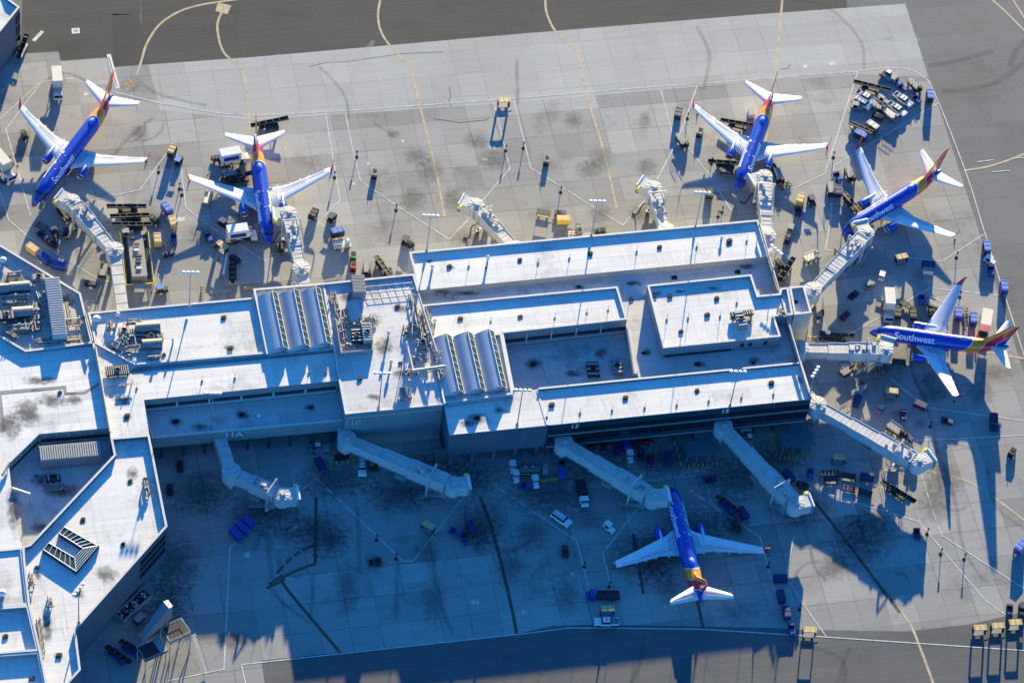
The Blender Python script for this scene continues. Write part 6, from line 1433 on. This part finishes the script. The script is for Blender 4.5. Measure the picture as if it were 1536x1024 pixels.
gpuK 270 700 88|dark unit in the shade at the pier wall''')
for k, x, y, a, lb, g in VEH:
    rec = KIND[k]
    if rec[1] is None: rec[1] = o = rec[0](); reg(o)
    else: o = copy_tree(rec[1])
    o.location = G(x, y, .8); o.location.z = 0; o.rotation_euler.z = head(x, y, a); o['label'] = lb
    o['group'] = {'tug': 'baggage tugs on the apron', 'cart': 'baggage carts on the apron', 'belt loader': 'belt loaders on the apron', 'loader': 'service loaders on the apron', 'power unit': 'ground power units on the apron', 'dolly': 'empty dollies on the apron'}.get(o['category'], o['category']+'s on the apron')
# fenced loading dock by the top left bridge
t = thing('loading_dock', 'grey stepped loading dock inside yellow railings between the bent bridge and the yellow cart', 'loading dock', G(206, 390, 0), head(206, 390, 84)); m = MB()
for k in range(7): m.box((-6+2.0*k, 0, .5+.12*k), (1.8, 3.6, 1.0+.24*k), M_GREY)
m.build('ramp', t); m = MB()
for s in (-3.4, 3.2):
    for z in (.6, 1.2): m.tube((-8, s, z), (8, s, z), .09, M_SAFETY, 5)
    for k in range(12): m.tube((-8+1.45*k, s, 0), (-8+1.45*k, s, 1.25), .12, M_SAFETY, 5)
for x in (8.2,):
    m.tube((x, -3.4, 1.1), (x, 3.2, 1.1), .15, M_SAFETY, 5)
m.build('railing', t); m = MB()
for k in range(6): m.box((-5.5+2.0*k, random.uniform(-1, 1), 1.5+.2*k), (.5, 1.2, .5), random.choice([M_MAROON, M_WHITE, M_GREY, M_DARK]))
m.build('crate_load', t); m = MB(); m.box((0, -2.5, .15), (15, .8, .3), M_DARK); m.box((0, 2.4, .15), (15, .8, .3), M_DARK); m.build('kerb', t)
# white beam and striped mat by the second jet
t = thing('white_beam', 'white tapered beam lying beside the upright belt loader near the second jet', 'beam', G(338, 395, .3), head(338, 395, -80)); m = MB(); m.box((0, 0, .4), (7, .5, .5), M_WHITE, taper=.8); m.build('beam', t); m = MB(); m.tube((3.3, 0, .6), (3.3, 0, 1.6), .12, M_WHITE, 6); m.build('post', t)
# green baggage canopies in front of the glass facade
for (px, py, w_, lb) in ((1045, 668, 0, 'dark green L shaped canopy left of the gate 15 bridge'), (1187, 655, 0, 'dark green L shaped canopy right of the gate 15 bridge')):
    t = thing('baggage_canopy', lb, 'canopy', G(px, py, 0), AX, 'green canopies in front of the facade'); m = MB()
    m.box((0, -3.2, 3.4), (8, 4.2, .35), M_DGREEN); m.box((1.3, 3.0, 3.45), (4.4, 8.0, .35), M_DGREEN); m.build('roof', t); m = MB()
    for x in (-3.7, -1.3, 1.3, 3.7):
        m.tube((x, -5, 0), (x, -5, 3.3), .12, M_GREY, 6)
    for y in (-1, 3, 6): m.tube((-.6, y, 0), (-.6, y, 3.3), .12, M_GREY, 6); m.tube((3.3, y, 0), (3.3, y, 3.3), .12, M_GREY, 6)
    m.build('post', t); m = MB()
    for k in range(9): m.tube((-4.4+k*1.1, -6, 0), (-4.4+k*1.1, -6, 1.1), .13, M_YEL, 6)
    for k in range(6): m.tube((-5, -5+k*2, 0), (-5, -5+k*2, 1.1), .13, M_YEL, 6)
    m.build('bollard', t); m = MB(); m.box((1.3, 6.6, 4.0), (3.4, .2, 1.3), M_COPE); m.box((.5, 6.48, 4.0), (1.3, .1, 1.0), M_FASC); m.box((2.1, 6.48, 4.0), (1.3, .1, 1.0), M_FASC); m.build('roof_sign', t)
# yellow legged stand under the 11B wall
t = thing('bollard_cluster', 'cluster of yellow bollards round pipework below the 11B wall', 'bollards', G(512, 688, 0), AX); m = MB()
for i in range(5):
    for j in range(3): m.tube((-2.6+1.3*i, -1.3+1.3*j, 0), (-2.6+1.3*i, -1.3+1.3*j, 1.1), .14, M_YEL, 7)
m.build('bollard', t); m = MB(); m.box((0, 0, .6), (3, 1.4, 1.0), M_DARK); m.build('housing', t)
# debris container and stair tower in the lower left
t = thing('debris_container', 'long open container full of rubbish beside the dark pier facade', 'container', G(200, 912, 0), head(200, 912, -42)); m = MB()
for s in (-1.3, 1.3): m.box((0, s, 1.1), (9, .15, 1.5), M_GREY)
for x in (-4.5, 4.5): m.box((x, 0, 1.1), (.15, 2.6, 1.5), M_GREY)
m.box((0, 0, .4), (9, 2.6, .2), M_DARK); m.build('body', t); m = MB(); rn = random.Random(3)
for k in range(60): m.box((rn.uniform(-4, 4), rn.uniform(-1, 1), rn.uniform(.8, 1.6)), (rn.uniform(.3, .9), rn.uniform(.2, .6), rn.uniform(.1, .4)), rn.choice([M_WHITE, M_WALLB, M_DARK, M_METAL, M_DBLUE]), rz=rn.uniform(0, 3), ry=rn.uniform(-.5, .5))
m.build('rubbish', t)
t = thing('stair_tower', 'tall metal stair tower with a slanting grey wall beside the dark pier corner', 'stair tower', G(244, 975, 0), head(244, 975, -25)); m = MB()
m.box((-1.5, -1.5, 5.0), (1.6, 3.6, .2), M_METAL); m.build('landing', t); m = MB(); m.add([(-4.6, 1.0, 5.2), (4.0, 3.4, 5.2), (4.2, 3.4, 9.8), (3.0, 3.0, 10.2), (-4.6, 1.0, 6.4), (-4.6, 2.4, 5.2), (4.0, 5.4, 5.2), (4.2, 5.4, 9.6), (3.0, 5.4, 9.9), (-4.6, 2.4, 6.2)], [(0, 1, 2, 3, 4), (9, 8, 7, 6, 5), (4, 3, 8, 9), (3, 2, 7, 8), (1, 6, 7, 2), (0, 4, 9, 5), (0, 5, 6, 1)], M_GREY); m.build('side_wall', t)
m = MB(); m.box((2.5, -1.0, 6.8), (5, 4, .25), M_DARK); m.box((-3.5, -1.5, 4.8), (5.6, 4, .25), M_DARK); m.build('deck', t); m = MB()
for z, x0_, x1_, y0_, y1_ in ((6.9, 0, 5, -3, 1), (4.9, -6.3, -.7, -3.5, .5)):
    for h_ in (.5, 1.0):
        c_ = [(x0_, y0_, z+h_), (x1_, y0_, z+h_), (x1_, y1_, z+h_), (x0_, y1_, z+h_)]
        for i in range(4): m.tube(c_[i], c_[(i+1) % 4], .05, M_METAL, 4)
    for i in range(6): x_ = x0_+(x1_-x0_)*i/5; m.tube((x_, y0_, z), (x_, y0_, z+1), .04, M_METAL, 4); m.tube((x_, y1_, z), (x_, y1_, z+1), .04, M_METAL, 4)
m.build('railing', t); m = MB()
for x_, y_ in ((-6, -3), (-1, -3), (-6, .5), (-1, .5), (0, -3), (5, -3), (5, 1), (0, 1), (-4, 2), (3.6, 4.4)): m.tube((x_, y_, 0), (x_, y_, 6.8 if x_ >= 0 else 4.8), .13, M_METAL, 5)
for a_, b_ in (((0, -3, 0), (5, -3, 6.8)), ((5, -3, 0), (0, -3, 6.8)), ((-6, -3, 0), (-1, -3, 4.8)), ((5, -3, 0), (5, 1, 6.8))): m.tube(a_, b_, .07, M_METAL, 4)
m.build('leg', t); m = MB()
for k in range(22): m.box((5.4-.02*k, -3.6-.28*k, 6.8-.3*k), (1.2, .3, .06), M_METAL)
m.tube((4.8, -3.6, 7.8), (4.6, -10, 1), .05, M_METAL, 4); m.tube((6.0, -3.6, 7.8), (5.8, -10, 1), .05, M_METAL, 4); m.build('stair_flight', t)
# cones
def k_cone():
    t = V('traffic_cone', 'cone'); m = MB(); m.lathe([(.05, .2), (.7, .04), (.71, .01)], (0, 0, 0), (0, 0, 1), M_ORANGE, 10); m.build('cone', t); m = MB(); m.box((0, 0, .03), (.5, .5, .06), M_BLACK); m.build('base', t); return t
CN = None
for i, (x, y, lb) in enumerate([(220, 241, 'at the right wing tip of the top left jet'), (25, 262, 'by the cream box truck at the left border'), (1046, 172, 'ahead of the third jet left wing tip'), (1241, 222, 'at the third jet right wing tip'), (1432, 360, 'at the fourth jet right wing tip'), (1431, 602, 'at the fifth jet lower wing tip'), (1153, 832, 'at the right wing tip of the lower jet'), (921, 852, 'at the left wing tip of the lower jet'), (284, 272, 'at the left wing tip of the second jet'), (497, 258, 'at the right wing tip of the second jet')]):
    if CN is None: o = CN = k_cone(); reg(CN)
    else: o = copy_tree(CN)
    o.location = G(x, y, 0); o['label'] = 'orange traffic cone '+lb; o['group'] = 'orange cones at the wing tips'
# people: one skinned surface each, with a vest
def person(x, y, ang, lb, reach=.25):
    t = thing('person', lb, 'person', G(x, y, 0), head(x, y, ang)); me = bpy.data.meshes.new('body'); s = .02
    J = [((0, 0, .98), .15), ((0, 0, 1.22), .14), ((0, 0, 1.43), .15), ((.01, 0, 1.55), .06), ((.02, 0, 1.68), .10), ((.02, 0, 1.76), .075)]
    E_ = [(i, i+1) for i in range(5)]
    for s in (1, -1):
        b = len(J); J += [((0, s*.19, 1.42), .07), ((.06, s*.25, 1.15), .05), ((.22+reach*(s > 0), s*.24, .98+reach*(s > 0)), .035), ((.30+reach*(s > 0), s*.23, .97+reach*(s > 0)), .04)]; E_ += [(2, b), (b, b+1), (b+1, b+2), (b+2, b+3)]
        b = len(J); J += [((0, s*.10, .9), .10), ((.04+.08*s, s*.11, .50), .07), ((.0+.14*s, s*.12, .09), .045), ((.14+.14*s, s*.13, .04), .04)]; E_ += [(0, b), (b, b+1), (b+1, b+2), (b+2, b+3)]
    me.from_pydata([j[0] for j in J], E_, []); o = bpy.data.objects.new('body', me); COL.objects.link(o)
    mo = o.modifiers.new('s', 'SKIN'); 
    for i, (_, r_) in enumerate(J): me.skin_vertices[0].data[i].radius = (r_, r_)
    me.skin_vertices[0].data[0].use_root = True; o.modifiers.new('b', 'SUBSURF').levels = 1
    bpy.context.view_layer.update(); mm = bpy.data.meshes.new_from_object(o.evaluated_get(bpy.context.evaluated_depsgraph_get())); bpy.data.objects.remove(o)
    for q_ in (M_DBLUE, M_SKIN): mm.materials.append(q_)
    for p in mm.polygons:
        c_ = p.center; p.material_index = 1 if (c_.z > 1.56 or (abs(c_.y) > .2 and c_.z < 1.1 and c_.x > .2)) else 0; p.use_smooth = True
    o = bpy.data.objects.new('body', mm); COL.objects.link(o); o.parent = t
    m = MB(); m.loft([[(r_*1.0*math.cos(k*math.pi/6), 1.25*r_*math.sin(k*math.pi/6), z) for k in range(12)] for z, r_ in ((1.0, .19), (1.2, .18), (1.42, .19), (1.47, .12))], M_ORANGE); m.build('safety_vest', t)
    m = MB(); m.loft([[(.02+r_*math.cos(k*math.pi/5), r_*math.sin(k*math.pi/5), z) for k in range(10)] for z, r_ in ((1.72, .115), (1.79, .09), (1.83, .02))], M_DARK); m.build('hair', t)
person(1251, 384, 60, 'person in an orange vest walking beside the diagonal boarding bridge')
person(118, 341, 20, 'person in an orange vest standing under the top left boarding bridge', .3)
person(1292, 402, 200, 'person in an orange vest in the shade of the diagonal boarding bridge', .2)
person(26, 254, 100, 'person in an orange vest behind the cream box truck at the left border', .3)
for (x, y, a, lb) in ((1128, 292, 90, 'person in an orange vest at the nose of the third airliner'), (1262, 356, 10, 'person in an orange vest at the nose of the fourth airliner'), (1335, 485, 90, 'person in an orange vest above the fifth airliner front fuselage'), (1380, 480, 80, 'person in an orange vest by the left engine of the fifth airliner'),
    (392, 352, 100, 'person in an orange vest beside the second airliner nose, by the catering truck'), (372, 276, 30, 'person in an orange vest under the second airliner left wing'), (246, 372, 60, 'person in an orange vest beside the yellow cart'), (519, 378, 0, 'person in an orange vest beside the pale loader near the green machine'),
    (1098, 262, 0, 'person in an orange vest at the front belt loader of the third airliner'), (1465, 508, 120, 'person in an orange vest at the tail hold of the fifth airliner'), (935, 700, 90, 'person in an orange vest in the shade below the glass facade'), (1230, 718, 0, 'person in an orange vest among the carts below the long sunlit bridge')):
    person(x, y, a, lb, random.uniform(.1, .35))
for o in COL.objects:
    if '_w' in o: del o['_w']
